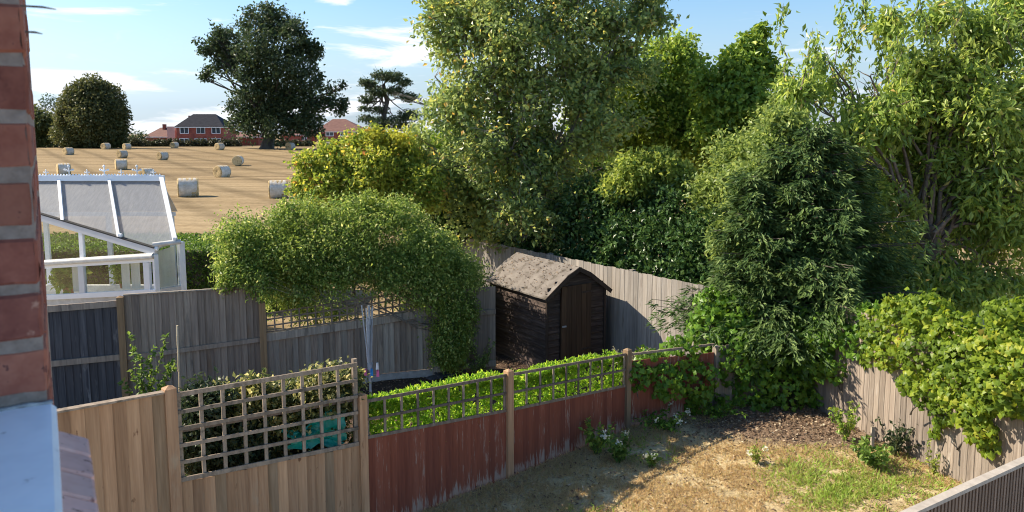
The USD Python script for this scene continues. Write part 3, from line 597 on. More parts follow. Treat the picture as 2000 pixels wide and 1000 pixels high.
part(tf, "rail", la.slab(0.05, la.L - 0.05, lerp(1.27, 2.06, .53), lerp(1.07, 1.95, .53), lerp(1.27, 2.06, .58), lerp(1.07, 1.95, .58), -0.05, -0.05, 0.03), "trellis_dark")
post(tf, la, 0.0, 0.10, -0.1, 2.13, "timber_2", 0.0, rng)
post(tf, la, la.L, 0.095, -0.1, 1.60, "timber_1", 0.0, rng, cap=True)
part(tf, "trellis_post", bar(la.p(la.L - 0.055, 1.06, -0.03), la.p(la.L - 0.055, 2.0, -0.03), 0.045, 0.045, (*la.d, 0)), "trellis_wood")
# near fence, red stained bays
rf = thing("red_fence", "low red stained fence topped with square trellis along the lawn", "fence", (*P_C, 0))
TOPS = {0: (1.52, 1.35), 1: (1.34, 1.14)}; MIDS = {0: (1.12, 0.885), 1: (0.885, 0.656)}
for b, (A, B) in enumerate(((P_B, P_C), (P_C, P_D))):
    ln = Line(A, B)
    zt = lambda s, b=b, ln=ln: lerp(*TOPS[b], s / ln.L); zm = lambda s, b=b, ln=ln: lerp(*MIDS[b], s / ln.L)
    boards(rf, ln, 0.05, ln.L - 0.05, 0.098, lambda s: -0.06, lambda s: zm(s) - 0.02, RED, rng, t=(0.005, 0.014), drop=0.006)
    trellis(rf, ln, 0.05, ln.L - 0.05, zm, zt, 9, 2, 0.030, 0.013, 0.0, ["trellis_wood", "trellis_wood", "trellis_dark"], rng, frame=0.036)
    post(rf, ln, ln.L, 0.095, -0.1, [1.40, 1.20][b], ["timber_1", "timber_4"][b], 0.01, rng, cap=True)
le = Line(P_D, P_E)
boards(rf, le, 0.05, le.L - 0.05, 0.098, lambda s: -0.06, lambda s: lerp(1.02, 0.9, s / le.L), RED, rng, t=(0.005, 0.014))
part(rf, "rail", le.slab(0.05, le.L - 0.05, 1.10, 1.02, 1.135, 1.055, 0.0, 0.0, 0.02), "trellis_wood")
post(rf, le, le.L, 0.09, -0.1, 1.0, "grey_wood_3", 0.01, rng)
lc = Line(P_E, P_COR)
boards(rf, lc, 0.05, lc.L, 0.12, lambda s: -0.06, lambda s: 1.0, GREY, rng)
# left grey fence of the neighbouring garden
gf = thing("grey_fence", "weathered grey board fence with rails under the climbing plant", "fence", (-5, 13.6, -0.5))
G0 = Line((-9.6, 12.0), (-0.35, 15.30))
sp1, sp2, sp3 = G0.s_of(241, 680), G0.s_of(514, 660), G0.s_of(848, 620)
zline = lambda pts: (lambda s: float(np.interp(s, [G0.s_of(x, y) for x, y in pts], [G0.z_of(x, y) for x, y in pts])))
top1 = zline([(-20, 607), (85, 601), (236, 585)]); top2 = zline([(245, 577), (450, 563), (512, 560)])
mid1 = zline([(90, 712), (236, 696)]); mid2 = zline([(300, 692), (505, 662)])
ground = lambda s: -0.6
s_l = 0.0
boards(gf, G0, s_l, sp1 - 0.05, 0.125, ground, top1, DARK, rng, t=(0.006, 0.016))
boards(gf, G0, sp1 + 0.05, sp2 - 0.05, 0.115, ground, top2, GREY[:2], rng, t=(0.006, 0.018))
for a, b, f_, hh in ((s_l, sp1 - 0.05, top1, 0.11), ):
    part(gf, "rail", G0.slab(a, b, f_(a) - hh, f_(b) - hh, f_(a), f_(b), 0.025, 0.025, 0.03), "grey_wood_1")
part(gf, "rail", G0.slab(s_l, sp1 - 0.05, mid1(s_l) - 0.05, mid1(sp1) - 0.05, mid1(s_l) + 0.05, mid1(sp1) + 0.05, 0.025, 0.025, 0.035), "grey_wood_1")
part(gf, "rail", G0.slab(sp1 + 0.06, sp2 - 0.05, mid2(sp1) - 0.045, mid2(sp2) - 0.045, mid2(sp1) + 0.035, mid2(sp2) + 0.035, 0.025, 0.025, 0.03), "grey_wood_2")
part(gf, "capping", G0.slab(sp1 + 0.05, sp2 - 0.05, top2(sp1) + 0.003, top2(sp2) + 0.003, top2(sp1) + 0.025, top2(sp2) + 0.025, -0.02, -0.02, 0.06), "grey_wood_3")
bt = zline([(525, 652), (690, 628), (845, 602)]); tt = zline([(525, 612), (845, 562)])
boards(gf, G0, sp2 + 0.05, sp3 - 0.02, 0.115, lambda s: -0.34, lambda s: bt(s) - 0.12, GREY, rng, t=(0.006, 0.018), gap=0.004)
spm = G0.s_of(697, 640)
for a, b in ((sp2 + 0.05, spm - 0.01), (spm + 0.01, sp3)):
    part(gf, "rail", G0.slab(a, b, bt(a) - 0.13, bt(b) - 0.13, bt(a) + 0.02, bt(b) + 0.02, 0.025, 0.025, 0.03), "grey_wood_3")
    trellis(gf, G0, a, b, lambda s: bt(s) + 0.04, tt, 11, 3, 0.03, 0.012, 0.0, ["trellis_wood"], rng, frame=0.03)
    part(gf, "gravel_board", G0.slab(a, b, -0.62, -0.62, -0.35, -0.35, 0.0, 0.0, 0.045), "concrete")
sp4 = G0.L
boards(gf, G0, sp3 + 0.06, sp4, 0.115, lambda s: -0.6, lambda s: 1.25, GREY[:2], rng, t=(0.006, 0.018))
part(gf, "rail", G0.slab(sp3 + 0.06, sp4, 0.68, 0.68, 0.78, 0.78, 0.025, 0.025, 0.03), "grey_wood_1")
part(gf, "rail", G0.slab(sp3 + 0.06, sp4, -0.42, -0.42, -0.3, -0.3, 0.025, 0.025, 0.03), "grey_wood_3")
post(gf, G0, sp1, 0.11, -0.7, top2(sp1) - 0.02, "brown_post", 0.03, rng)
post(gf, G0, sp2, 0.12, -0.7, G0.z_of(513, 590), "brown_post", 0.03, rng)
post(gf, G0, spm, 0.10, -0.7, bt(spm) + 0.05, "grey_wood_2", 0.0, rng)
post(gf, G0, sp3, 0.11, -0.7, bt(sp3) + 0.10, "grey_wood_3", 0.0, rng)
# tall rear fence
bf = thing("rear_fence", "tall pale weathered board fence behind the black shed", "fence", (1.2, 17.4, -0.5))
B0 = Line((-2.6, 22.5), (4.5, 13.0))
boards(bf, B0, 0.0, B0.L, 0.13, lambda s: -0.6, lambda s: 1.5, PALE, rng, t=(0.012, 0.016), drop=0.012)
for q in range(5):
    post(bf, B0, 0.4 + q * 2.7, 0.1, -0.6, 1.52, "pale_fence_2", -0.06, rng, cap=False)
# right fence
rt = thing("right_fence", "brown weathered board fence half hidden under bright ivy", "fence", (*R_1, 0))
R0 = Line(R_1, R_2)
boards(rt, R0, 0.0, R0.L, 0.10, lambda s: -0.1, lambda s: 1.78, RIGHT, rng, t=(0.010, 0.015), drop=0.01)
R00 = Line(P_COR, R_1)
boards(rt, R00, 0.0, R00.L, 0.10, lambda s: -0.1, lambda s: 1.6, RIGHT, rng, t=(0.010, 0.015))
# slatted screen bottom right
sc0, sc1 = at(1700, 1024, 4.78), at(2080, 853, 6.2)
ss = thing("slatted_screen", "brown slatted screen with pale top rail in the bottom right corner", "screen", (*sc0[:2], 0))
S0 = Line(at(1700, 1024.5, 4.75), at(2080, 853.5, 6.2))
zA, zB = at(1700, 1024.5, 4.75)[2] - 0.03, at(2080, 853.5, 6.2)[2] - 0.03
zsl = lambda s: lerp(zA, zB, s / S0.L)
part(ss, "top_rail", S0.slab(-0.3, S0.L + 0.3, zsl(-0.3) - 0.03, zsl(S0.L + 0.3) - 0.03, zsl(-0.3), zsl(S0.L + 0.3), -0.03, -0.03, 0.065), "slat_cap")
n = int((S0.L + 0.5) / 0.047)
for i in range(n):
    s = -0.25 + i * 0.047
    part(ss, "slat", S0.slab(s, s + 0.026, -0.2, -0.2, zsl(s) - 0.032, zsl(s + 0.026) - 0.032, -0.01, -0.01, 0.03), "slat_brown")
part(ss, "backing", S0.slab(-0.28, S0.L + 0.28, -0.2, -0.2, zsl(-0.28) - 0.034, zsl(S0.L + 0.28) - 0.034, -0.025, -0.025, 0.012), "shed_trim")

# ------------------------------------------------------------------ shed
rng = np.random.default_rng(31)
S_FL = np.array([0.70, 15.0]); S_FR = np.array([1.97, 15.85])
sa = unit(S_FR - S_FL); sb = np.array([-sa[1], sa[0]])
SW, SD, SZ, SE, SR = np.linalg.norm(S_FR - S_FL), 2.12, -0.52, 1.14, 1.60
def spt(a, b, z):
    q = S_FL + sa * a + sb * b
    return np.array([q[0], q[1], z])
shed = thing("garden_shed", "black weatherboarded garden shed with felt roof and brown plank door", "shed", spt(SW / 2, SD / 2, SZ))
part(shed, "frame", join([hexa([spt(0.03, 0.03, SZ), spt(SW - 0.03, 0.03, SZ), spt(SW - 0.03, SD - 0.03, SZ), spt(0.03, SD - 0.03, SZ), spt(0.03, 0.03, SE), spt(SW - 0.03, 0.03, SE), spt(SW - 0.03, SD - 0.03, SE), spt(0.03, SD - 0.03, SE)]),
    (np.array([spt(0.03, 0.03, SE), spt(SW - 0.03, 0.03, SE), spt(SW / 2, 0.03, SR - 0.02), spt(0.03, SD - 0.03, SE), spt(SW - 0.03, SD - 0.03, SE), spt(SW / 2, SD - 0.03, SR - 0.02)]), np.array([[0, 1, 2, 2], [3, 5, 4, 4], [0, 2, 5, 3], [1, 4, 5, 2]]))]), "shed_trim")
def wboard(p0, p1, nrm, z0, h, m):
    n3 = np.array([*nrm, 0]); u = np.array([0, 0, 1.0])
    part(shed, "weatherboard", hexa([p0 + u * z0, p1 + u * z0, p1 + u * z0 + n3 * 0.036, p0 + u * z0 + n3 * 0.036, p0 + u * (z0 + h), p1 + u * (z0 + h), p1 + u * (z0 + h) + n3 * 0.006, p0 + u * (z0 + h) + n3 * 0.006]), m)
rows = 12; hh = (SE - SZ) / rows
g = lambda a, b: np.array([*spt(a, b, 0)[:2], 0.0])
for i in range(rows):
    m = ["shed_board_1", "shed_board_2"][rng.integers(2)]
    z = SZ + i * hh + rng.uniform(-0.004, 0.004)
    wboard(g(0, SD), g(0, 0.0), -sa, z, hh * 1.1, m)
    wboard(g(SW, 0), g(SW, SD), sa, z, hh * 1.1, "shed_board_1")
    wboard(g(0.03, 0.026), g(0.33, 0.026), -sb, z, hh * 1.1, "shed_board_1")
    wboard(g(1.15, 0.026), g(SW - 0.03, 0.026), -sb, z, hh * 1.1, "shed_board_1")
for i in range(4):
    z = SE + i * hh * 0.83; k0 = SW / 2 * (z - SE) / (SR - SE)
    if z < SR - 0.08:
        wboard(g(k0 + 0.03, 0.026), g(SW - k0 - 0.03, 0.026), -sb, z, hh * 0.85, "shed_board_1")
for a in (0.0, SW):
    part(shed, "corner_strip", bar(spt(a, -0.005, SZ), spt(a, -0.005, SE + 0.02), 0.05, 0.05, (*sa, 0)), "shed_trim")
dr = holder(shed, "door")
nd = 6
for i in range(nd):
    a0, a1 = lerp(0.35, 1.13, i / nd), lerp(0.35, 1.13, (i + 1) / nd)
    part(dr, "plank", hexa([spt(a0 + 0.003, 0.0, SZ + 0.04), spt(a1 - 0.003, 0.0, SZ + 0.04), spt(a1 - 0.003, -0.045, SZ + 0.04), spt(a0 + 0.003, -0.045, SZ + 0.04), spt(a0 + 0.003, 0.0, SE + 0.12), spt(a1 - 0.003, 0.0, SE + 0.12), spt(a1 - 0.003, -0.045, SE + 0.12), spt(a0 + 0.003, -0.045, SE + 0.12)]), "shed_door_wood")
part(dr, "hinge", bar(spt(0.86, -0.052, SE - 0.05), spt(1.16, -0.052, SE - 0.05), 0.035, 0.01, (*sb, 0)), "shed_trim")
part(dr, "hinge", bar(spt(0.86, -0.052, SZ + 0.4), spt(1.16, -0.052, SZ + 0.4), 0.035, 0.01, (*sb, 0)), "shed_trim")
part(dr, "latch", bar(spt(0.36, -0.055, SZ + 0.95), spt(0.46, -0.055, SZ + 0.95), 0.03, 0.02, (*sb, 0)), "steel_grey")
# felt: each side in a steep and a flatter strip
for sgn in (0, 1):
    prof = [(-0.10, SE - 0.085), (0.30 * SW, SR - 0.135), (0.5 * SW, SR + 0.015)]
    if sgn:
        prof = [(SW - a, z) for a, z in prof]
    ms = []
    for (a0, z0), (a1, z1) in zip(prof, prof[1:]):
        ms.append(hexa([spt(a0, -0.10, z0), spt(a1, -0.10, z1), spt(a1, SD + 0.08, z1), spt(a0, SD + 0.08, z0), spt(a0, -0.10, z0 + 0.03), spt(a1, -0.10, z1 + 0.03), spt(a1, SD + 0.08, z1 + 0.03), spt(a0, SD + 0.08, z0 + 0.03)]))
    v, f = join(ms)
    v, f = trimesh.remesh.subdivide_to_size(v, f, 0.12)
    v[:, 2] += (meshkit.noise(v * 6) - 0.5) * 0.014
    part(shed, "roof_felt", (v, f), "roof_felt", smooth=25)
    for (a0, z0), (a1, z1) in zip(prof, prof[1:]):
        part(shed, "bargeboard", bar(spt(a0, -0.108, z0 - 0.02), spt(a1, -0.108, z1 - 0.02), 0.016, 0.085, (0, 0, 1)), "shed_trim")
part(shed, "bearer", bar(spt(0.1, -0.01, SZ - 0.03), spt(0.1, SD, SZ - 0.03), 0.06, 0.05), "shed_trim")

# ------------------------------------------------------------------ conservatory
rng = np.random.default_rng(41)
YR = 19.0
zr = at(200, 348, YR)[2]
E1 = at(343, 472, 17.3)
slope = (zr - E1[2]) / (YR - 17.3)
def roofp(px, py):
    d = ray(px, py)
    t = (zr - slope * YR - H) / (d[2] - slope * d[1])
    return np.array([0, 0, H]) + d * t
cons = thing("conservatory", "white framed glazed conservatory with crested ridge behind the grey fence", "conservatory", (-10, 18, -0.5))
R1 = at(316, 348, YR); Rl = np.array([-14.5, YR, zr])
E0, Bm = roofp(303, 487), roofp(66, 416)
bd = unit(E0 - Bm); Bl = Bm - bd * 3.0
def lev(px, py, s):
    pass
wl = Line(Bl, E0)                                   # front wall stands under the raking beam
nrm = unit(np.cross(Rl - R1, E1 - R1)); nrm = nrm * np.sign(nrm[2])
part(cons, "ridge", bar(Rl, R1 + [0.06, 0, 0], 0.10, 0.14), "upvc_white")
raf = []
tops = [at(x, 356, YR) for x in (-80, 20, 116, 214, 316)]
feet = []
for i, (tx, (fx, fy)) in enumerate(zip((-80, 20, 116, 214), ((-70, 372), (24, 402), (123, 433), (233, 466)))):
    a = at(tx, 352, YR); b = roofp(fx, fy)
    part(cons, "rafter", bar(a + nrm * 0.02, b + nrm * 0.02, 0.065, 0.07, nrm), "upvc_white")
    feet.append(b)
part(cons, "rafter", bar(R1 + nrm * 0.02, E1 + nrm * 0.02, 0.10, 0.09, nrm), "upvc_white")
feet.append(E0)
tops = [at(x, 352, YR) for x in (-80, 20, 116, 214, 316)]
for i in range(4):
    a, b, c, d = tops[i], tops[i + 1], feet[i + 1], feet[i]
    poly = [a, b, c, d] if i < 3 else [a, b, E1, E0, d]
    up_, lo_ = [p - nrm * 0.012 for p in poly], [p - nrm * 0.028 for p in poly]
    n = len(poly)
    fs = [[0, k, k + 1] for k in range(1, n - 1)] + [[n, n + k + 1, n + k] for k in range(1, n - 1)] + [[k, (k + 1) % n, n + (k + 1) % n] for k in range(n)] + [[k, n + (k + 1) % n, n + k] for k in range(n)]
    part(cons, "roof_panel", (np.array(up_ + lo_), np.array(fs)), "roof_sheet")
    # tie rods and inner rails seen through the sheets
part(cons, "raking_beam", bar(Bl + [0, 0, -0.06], E0 + [0.02, 0, -0.06], 0.10, 0.15), "upvc_white")
part(cons, "beam_flashing", bar(Bl + [0, 0, 0.035], E0 + [0.02, 0, 0.035], 0.12, 0.018), "rubber_black")
part(cons, "gutter", tube([E0 + [-0.05, 0, 0.10], (E0 + E1) / 2 + [0, 0, 0.05], E1 + [0.12, 0, 0.0]], 0.055, 8), "upvc_dirty", smooth=True)
for p in (E0 + [0.03, 0, 0.02], E1 + [0.0, -0.02, 0.07], feet[3] + [0.03, -0.02, 0.08]):
    part(cons, "rafter_cap", tube([p + [-0.03, 0, 0], p + [0.04, 0, -0.01]], [0.05, 0.05], 8), "upvc_white", smooth=40)
# front wall: eaves bar, mullions, panes, sill
def wz(px, py):
    return wl.z_of(px, py)
sw = lambda px, py=520: wl.s_of(px, py)
s0_, s1_ = 0.0, wl.L
bar_z = lambda s: float(np.interp(s, [sw(75), sw(305)], [wz(75, 514), wz(305, 499)])) if s > sw(75) else wz(75, 514) + (s - sw(75)) * (wz(305, 499) - wz(75, 514)) / (sw(305) - sw(75))
rake_z = lambda s: lerp(Bl[2], E0[2], s / wl.L) - 0.12
sill_z = lambda s: bar_z(s) - 0.78
part(cons, "eaves_bar", tube([wl.p(s, bar_z(s), 0.06) for s in np.linspace(0, wl.L, 4)], 0.07, 8), "upvc_dirty", smooth=True)
part(cons, "frame_head", wl.slab(0, wl.L, bar_z(0) - 0.14, bar_z(wl.L) - 0.14, bar_z(0) - 0.03, bar_z(wl.L) - 0.03, -0.03, -0.03, 0.07), "upvc_white")
part(cons, "frame_sill", wl.slab(0, wl.L, sill_z(0) - 0.12, sill_z(wl.L) - 0.12, sill_z(0), sill_z(wl.L), -0.03, -0.03, 0.09), "upvc_white")
part(cons, "dwarf_wall", wl.slab(0, wl.L, -0.7, -0.7, sill_z(0) - 0.12, sill_z(wl.L) - 0.12, -0.08, -0.08, 0.1), "upvc_dirty")
msp = [(20, 0.09), (160, 0.16), (288, 0.16)]
for px, w in msp:
    s = sw(px)
    part(cons, "mullion", wl.slab(s - w / 2, s + w / 2, sill_z(s), sill_z(s), bar_z(s) - 0.14, bar_z(s) - 0.14, -0.03, -0.03, 0.08), "upvc_white")
for px, w in ((20, 0.07), (160, 0.11)):
    s = sw(px, 470)
    part(cons, "gable_bar", wl.slab(s - w / 2, s + w / 2, bar_z(s) + 0.03, bar_z(s) + 0.03, rake_z(s), rake_z(s), -0.03, -0.03, 0.07), "upvc_white")
cuts = [0.0] + [sw(px) for px, _ in msp]
for a, b in zip(cuts, cuts[1:]):
    part(cons, "pane", wl.slab(a, b, sill_z(a), sill_z(b), bar_z(a) - 0.12, bar_z(b) - 0.12, 0.0, 0.0, 0.006), "window_glass")
gc = [0.0, sw(20, 470), sw(160, 470), wl.L - 0.25]
for a, b in zip(gc, gc[1:]):
    part(cons, "gable_pane", wl.slab(a, b, bar_z(a), bar_z(b), rake_z(a), max(rake_z(b), bar_z(b) + 0.01), 0.0, 0.0, 0.006), "window_glass")
# short right wall
Lr = Line(E0[:2], (E1[0] + 0.0, E1[1] + 0.25))
zr0, zr1 = E0[2] - 0.02, E1[2] - 0.04
part(cons, "corner_post", bar(Lr.p(Lr.L, -0.6), Lr.p(Lr.L, zr1), 0.17, 0.12, (*Lr.d, 0)), "upvc_white")
part(cons, "corner_post", bar(Lr.p(0.0, -0.6, -0.02), Lr.p(0.0, zr0 - 0.1, -0.02), 0.10, 0.10, (*Lr.d, 0)), "upvc_white")
part(cons, "pane", Lr.slab(0.05, Lr.L - 0.06, sill_z(wl.L), sill_z(wl.L), zr0, zr1, 0, 0, 0.006), "window_glass")
part(cons, "dwarf_wall", Lr.slab(0.05, Lr.L - 0.06, -0.7, -0.7, sill_z(wl.L), sill_z(wl.L), -0.05, -0.05, 0.1), "upvc_dirty")
part(cons, "blind", Lr.slab(0.10, Lr.L - 0.1, sill_z(wl.L), sill_z(wl.L), zr0 - 0.05, zr1 - 0.1, -0.12, -0.12, 0.01), "blind_cream")
# back wall frame, floor, blinds
part(cons, "floor", hexa([(-15, 18.0, -0.42), (E0[0], 17.2, -0.42), (R1[0] + 0.5, 20.4, -0.42), (-15, 20.4, -0.42), (-15, 18.0, -0.36), (E0[0], 17.2, -0.36), (R1[0] + 0.5, 20.4, -0.36), (-15, 20.4, -0.36)]), "pale_tiles")
for x in (-14.4, -12.6, -10.9, -9.2):
    part(cons, "rear_post", box((x - 0.06, 20.3, -0.4), (x + 0.06, 20.38, zr - 1.0)), "upvc_white")
part(cons, "rear_dwarf_wall", box((-14.6, 20.28, -0.6), (-9.1, 20.4, 0.25)), "upvc_dirty")
part(cons, "rear_rail", box((-14.6, 20.29, zr - 1.1), (-9.1, 20.39, zr - 1.0)), "upvc_white")
part(cons, "rear_roof", hexa([(-14.6, YR, zr - 0.09), (R1[0], YR, zr - 0.09), (-9.1, 20.5, zr - 1.0), (-14.6, 20.5, zr - 1.0), (-14.6, YR, zr - 0.07), (R1[0], YR, zr - 0.07), (-9.1, 20.5, zr - 0.98), (-14.6, 20.5, zr - 0.98)]), "roof_sheet")
for px0, px1 in ((131, 147), (228, 244), (247, 264)):
    a, b = sw(px0), sw(px1)
    part(cons, "blind", wl.slab(a, b, sill_z(a) + 0.02, sill_z(b) + 0.02, bar_z(a) - 0.12, bar_z(b) - 0.12, -0.14, -0.14, 0.012), "blind_cream")
# cresting along the ridge
xr0, xr1 = at(20, 345, YR)[0], R1[0]
zc = zr + 0.075
beads = [trimesh.creation.icosphere(1, 0.022).apply_translation((x, YR, zc + 0.012)) for x in np.arange(xr0, xr1, 0.075)]
part(cons, "cresting", join(beads + [box((xr0, YR - 0.015, zr + 0.065), (xr1, YR + 0.015, zc))]), "upvc_white")
for px, big in ((62, 0), (90, 0), (135, 1), (170, 0), (204, 1), (237, 0), (268, 1), (300, 0)):
    c = at(px, 342, YR); x = c[0]; h = 0.27 if big else 0.15
    ms = [tube([(x, YR, zc), (x, YR, zc + h * 0.8), (x, YR, zc + h)], [0.013, 0.016, 0.003], 6), trimesh.creation.icosphere(1, h * 0.12).apply_translation((x, YR, zc + h * 0.82))]
    for sx in (-1, 1):
        ms.append(tube([(x, YR, zc + h * 0.35), (x + sx * h * 0.28, YR, zc + h * 0.5), (x + sx * h * 0.4, YR, zc + h * 0.42)], [h * 0.06, h * 0.08, h * 0.03], 6))
        ms.append(trimesh.creation.icosphere(1, h * 0.11).apply_translation((x + sx * h * 0.36, YR, zc + h * 0.5)))
    part(cons, "finial", join(ms), "upvc_white", smooth=60)
def pot_plant(name, label, base, r, h, leafm, rng, n=160, lsize=0.09):
    t = thing(name, label, "potted plant", base)
    prof = np.array([(0.001, 0), (r * 0.72, 0), (r, h), (r * 1.08, h), (r * 1.08, h * 1.12), (r * 0.9, h * 1.12), (r * 0.85, h * 0.95), (0.001, h * 0.95)])
    part(t, "pot", trimesh.creation.revolve(prof, sections=16).apply_translation(base), "terracotta", smooth=35)
    m, tint, _, _ = crown([(base[0], base[1], base[2] + h * 2.1, h * 1.3)], rng, n, 3, lsize)
    part(t, "foliage", m, leafm, tint=tint)
sA = sw(210)
pot_plant("potted_plant", "leafy plant in a terracotta pot behind the conservatory's right window", wl.p(sA, sill_z(sA) + 0.0, -0.45), 0.10, 0.17, "leaf_dark_tree", rng)
sA = sw(100)
pot_plant("potted_plant", "dark leafy plant inside the conservatory's left window", wl.p(sA, sill_z(sA) - 0.1, -0.45), 0.14, 0.22, "leaf_dark_tree", rng, 260, 0.13)

# ------------------------------------------------------------------ far: bales, houses, hedges, trees
def make_bale():
    p = thing("hay_bale", "x", "hay bale", (0, 0, 0), "round straw bales on the stubble field")
    R, L = 0.66, 1.32
    prof = np.array([(0.001, -L / 2 + 0.03), (R * 0.3, -L / 2 + 0.012), (R * 0.7, -L / 2), (R * 0.93, -L / 2 + 0.01), (R * 0.985, -L / 2 + 0.06), (R * 0.99, 0), (R * 0.985, L / 2 - 0.06), (R * 0.93, L / 2 - 0.01), (R * 0.7, L / 2), (R * 0.3, L / 2 - 0.012), (0.001, L / 2 - 0.03)])
    rot = trimesh.transformations.rotation_matrix(np.pi / 2, [0, 1, 0])
    m = trimesh.creation.revolve(prof, sections=32); m.apply_transform(rot); v = np.array(m.vertices)
    v += (meshkit.noise(v * 5)[:, None] - 0.5) * 0.05 * [1, 1, 1]; v[:, 2] += R * 0.97
    part(p, "straw_body", (v, np.array(m.faces)), "bale_straw", smooth=40)
    zz = np.linspace(-L / 2 + 0.10, L / 2 - 0.10, 12)
    prof = np.array([(R * 0.99, zz[0])] + [(R * (1.008 + 0.012 * math.sin(i * 2.1) ), z) for i, z in enumerate(zz)] + [(R * 0.99, zz[-1])])
    m = trimesh.creation.revolve(prof, sections=32); m.apply_transform(rot); v = np.array(m.vertices); v[:, 2] = v[:, 2] * 0.985 + R * 0.97
    part(p, "net_wrap", (v, np.array(m.faces)), "bale_net", smooth=50)
    return p
bale0 = make_bale()
first = [True]
def put_bale(px, py, hpx, yaw, label):
    p = field_hit(px, py); s = hpx / ppm(p[1]) / 1.28
    s = float(np.clip(s, 0.85, 1.2))
    if first[0]:
        x = UsdGeom.Xform.Get(stage, bale0); first[0] = False; x.ClearXformOpOrder(); x.GetPrim().RemoveProperty("xformOp:translate")
        x = UsdGeom.Xformable(x.GetPrim())
        prim = x.GetPrim()
    else:
        prim = UsdGeom.Xform.Define(stage, numbered("/World/hay_bale")).GetPrim()
        prim.GetReferences().AddInternalReference(bale0)
        prim.SetInstanceable(True)
        x = UsdGeom.Xformable(prim)
        x.ClearXformOpOrder()
    (prim.HasAttribute("xformOp:translate") and UsdGeom.XformOp(prim.GetAttribute("xformOp:translate")) or x.AddTranslateOp()).Set((float(p[0]), float(p[1]), float(field_z(p[1])) - 0.05))
    (prim.HasAttribute("xformOp:rotateZ") and UsdGeom.XformOp(prim.GetAttribute("xformOp:rotateZ")) or x.AddRotateZOp()).Set(float(yaw))
    (prim.HasAttribute("xformOp:scale") and UsdGeom.XformOp(prim.GetAttribute("xformOp:scale")) or x.AddScaleOp()).Set((s, s, s))
    x.SetXformOpOrder([UsdGeom.XformOp(prim.GetAttribute("xformOp:" + k)) for k in ("translate", "rotateZ", "scale")])
    tag(prim, label, "hay bale", "round straw bales on the stubble field")
for b in [(368, 384, 37, 23, "large grey netted bale just right of the conservatory roof"),
          (544, 387, 35, 17, "large grey netted bale at the left edge of the yellow green shrub"),
          (434, 347, 24, 62, "bale with a golden end turned left, above and between the two large bales"),
          (465, 323, 19, 96, "round golden bale seen end on, right of centre in the open field"),
          (318, 312, 16, 60, "bale with shaded left end, alone above the conservatory's right corner"),
          (237, 331, 20, 34, "bale standing just above the conservatory cresting, lower of two close ones"),
          (239, 308, 15, 62, "bale directly behind another bale, upper of two close ones over the conservatory"),
          (134, 303, 15, 60, "golden bale alone on the left in front of the large round tree"),
          (207, 292, 13, 70, "small golden bale under the left part of the large round tree"),
          (248, 292, 12, 60, "small bale at the right foot of the large round tree"),
          (125, 341, 22, 40, "bale peeping over the left end of the conservatory cresting"),
          (287, 349, 18, 60, "bale mostly hidden behind the right end of the conservatory cresting"),
          (429, 293, 14, 65, "small bale on the far side below the dark roofed house's right corner"),
          (567, 292, 14, 68, "small round bale just right of the oak trunk"),
          (624, 287, 11, 60, "far bale in the row right of the oak, leftmost of three"),
          (643, 289, 12, 25, "far pale bale in the row right of the oak, middle of three"),
          (680, 288, 11, 30, "far bale in the row right of the oak, nearest the yellow green shrub"),
          (341, 289, 12, 70, "tiny far bale below the left corner of the dark roofed house")]:
    put_bale(*b)

def house(name, label, Y, x0, x1, ybase, yeave, yridge, xr0, xr1, depth, wall, roof, wins, extra=None):
    a, b = at(x0, ybase, Y), at(x1, ybase, Y)
    z0, ze, zr_ = a[2] - 1.0, at(x0, yeave, Y)[2], at(x0, yridge, Y)[2]
    t = thing(name, label, "house", ((a[0] + b[0]) / 2, Y + depth / 2, z0))
    part(t, "wall", box((a[0], Y, z0), (b[0], Y + depth, ze)), wall)
    ra, rb = at(xr0, yridge, Y)[0], at(xr1, yridge, Y)[0]; o = 0.45
    v = np.array([(a[0] - o, Y - o, ze - 0.12), (b[0] + o, Y - o, ze - 0.12), (b[0] + o, Y + depth + o, ze - 0.12), (a[0] - o, Y + depth + o, ze - 0.12), (ra, Y + depth / 2, zr_), (rb, Y + depth / 2, zr_)])
    part(t, "roof", (v, np.array([[0, 1, 5], [0, 5, 4], [1, 2, 5], [2, 3, 4], [2, 4, 5], [3, 0, 4], [0, 2, 1], [0, 3, 2]])), roof)
    part(t, "fascia", box((a[0] - o + .05, Y - o + .05, ze - 0.32), (b[0] + o - .05, Y + depth + o - .05, ze - 0.125)), "window_white")
    for (wx0, wx1, wy0, wy1) in wins:
        p, q = at(wx0, wy0, Y), at(wx1, wy1, Y)
        f_ = part(t, "window", join([box((p[0], Y - 0.08, q[2]), (p[0] + 0.14, Y + 0.02, p[2])), box((q[0] - 0.14, Y - 0.08, q[2]), (q[0], Y + 0.02, p[2])), box((p[0] + .14, Y - 0.08, p[2] - 0.14), (q[0] - .14, Y + 0.02, p[2])), box((p[0] + .14, Y - 0.08, q[2]), (q[0] - .14, Y + 0.02, q[2] + 0.14)),
                                     box(((p[0] + q[0]) / 2 - 0.06, Y - 0.08, q[2] + .14), ((p[0] + q[0]) / 2 + 0.06, Y + 0.02, p[2] - .14))]), "window_white")
        part(f_, "pane", box((p[0] + 0.1, Y - 0.03, q[2] + 0.1), (q[0] - 0.1, Y + 0.01, p[2] - 0.1)), "far_glass")
    return t, (a, b, z0, ze, zr_)
h1, hi = house("brick_house", "red brick house with dark hipped slate roof across the field", 196, 346, 437, 284, 247, 222, 363, 408, 9.0, "house_brick", "slate_roof",
    [(351, 369, 248, 261), (383, 401, 248, 261), (413, 431, 248, 261), (350, 370, 270, 281), (380, 404, 270, 281), (413, 432, 270, 281)])
part(h1, "chimney", box((at(352, 240, 196)[0], 201, hi[3]), (at(357, 240, 196)[0], 202, hi[4] - 0.4)), "house_brick")
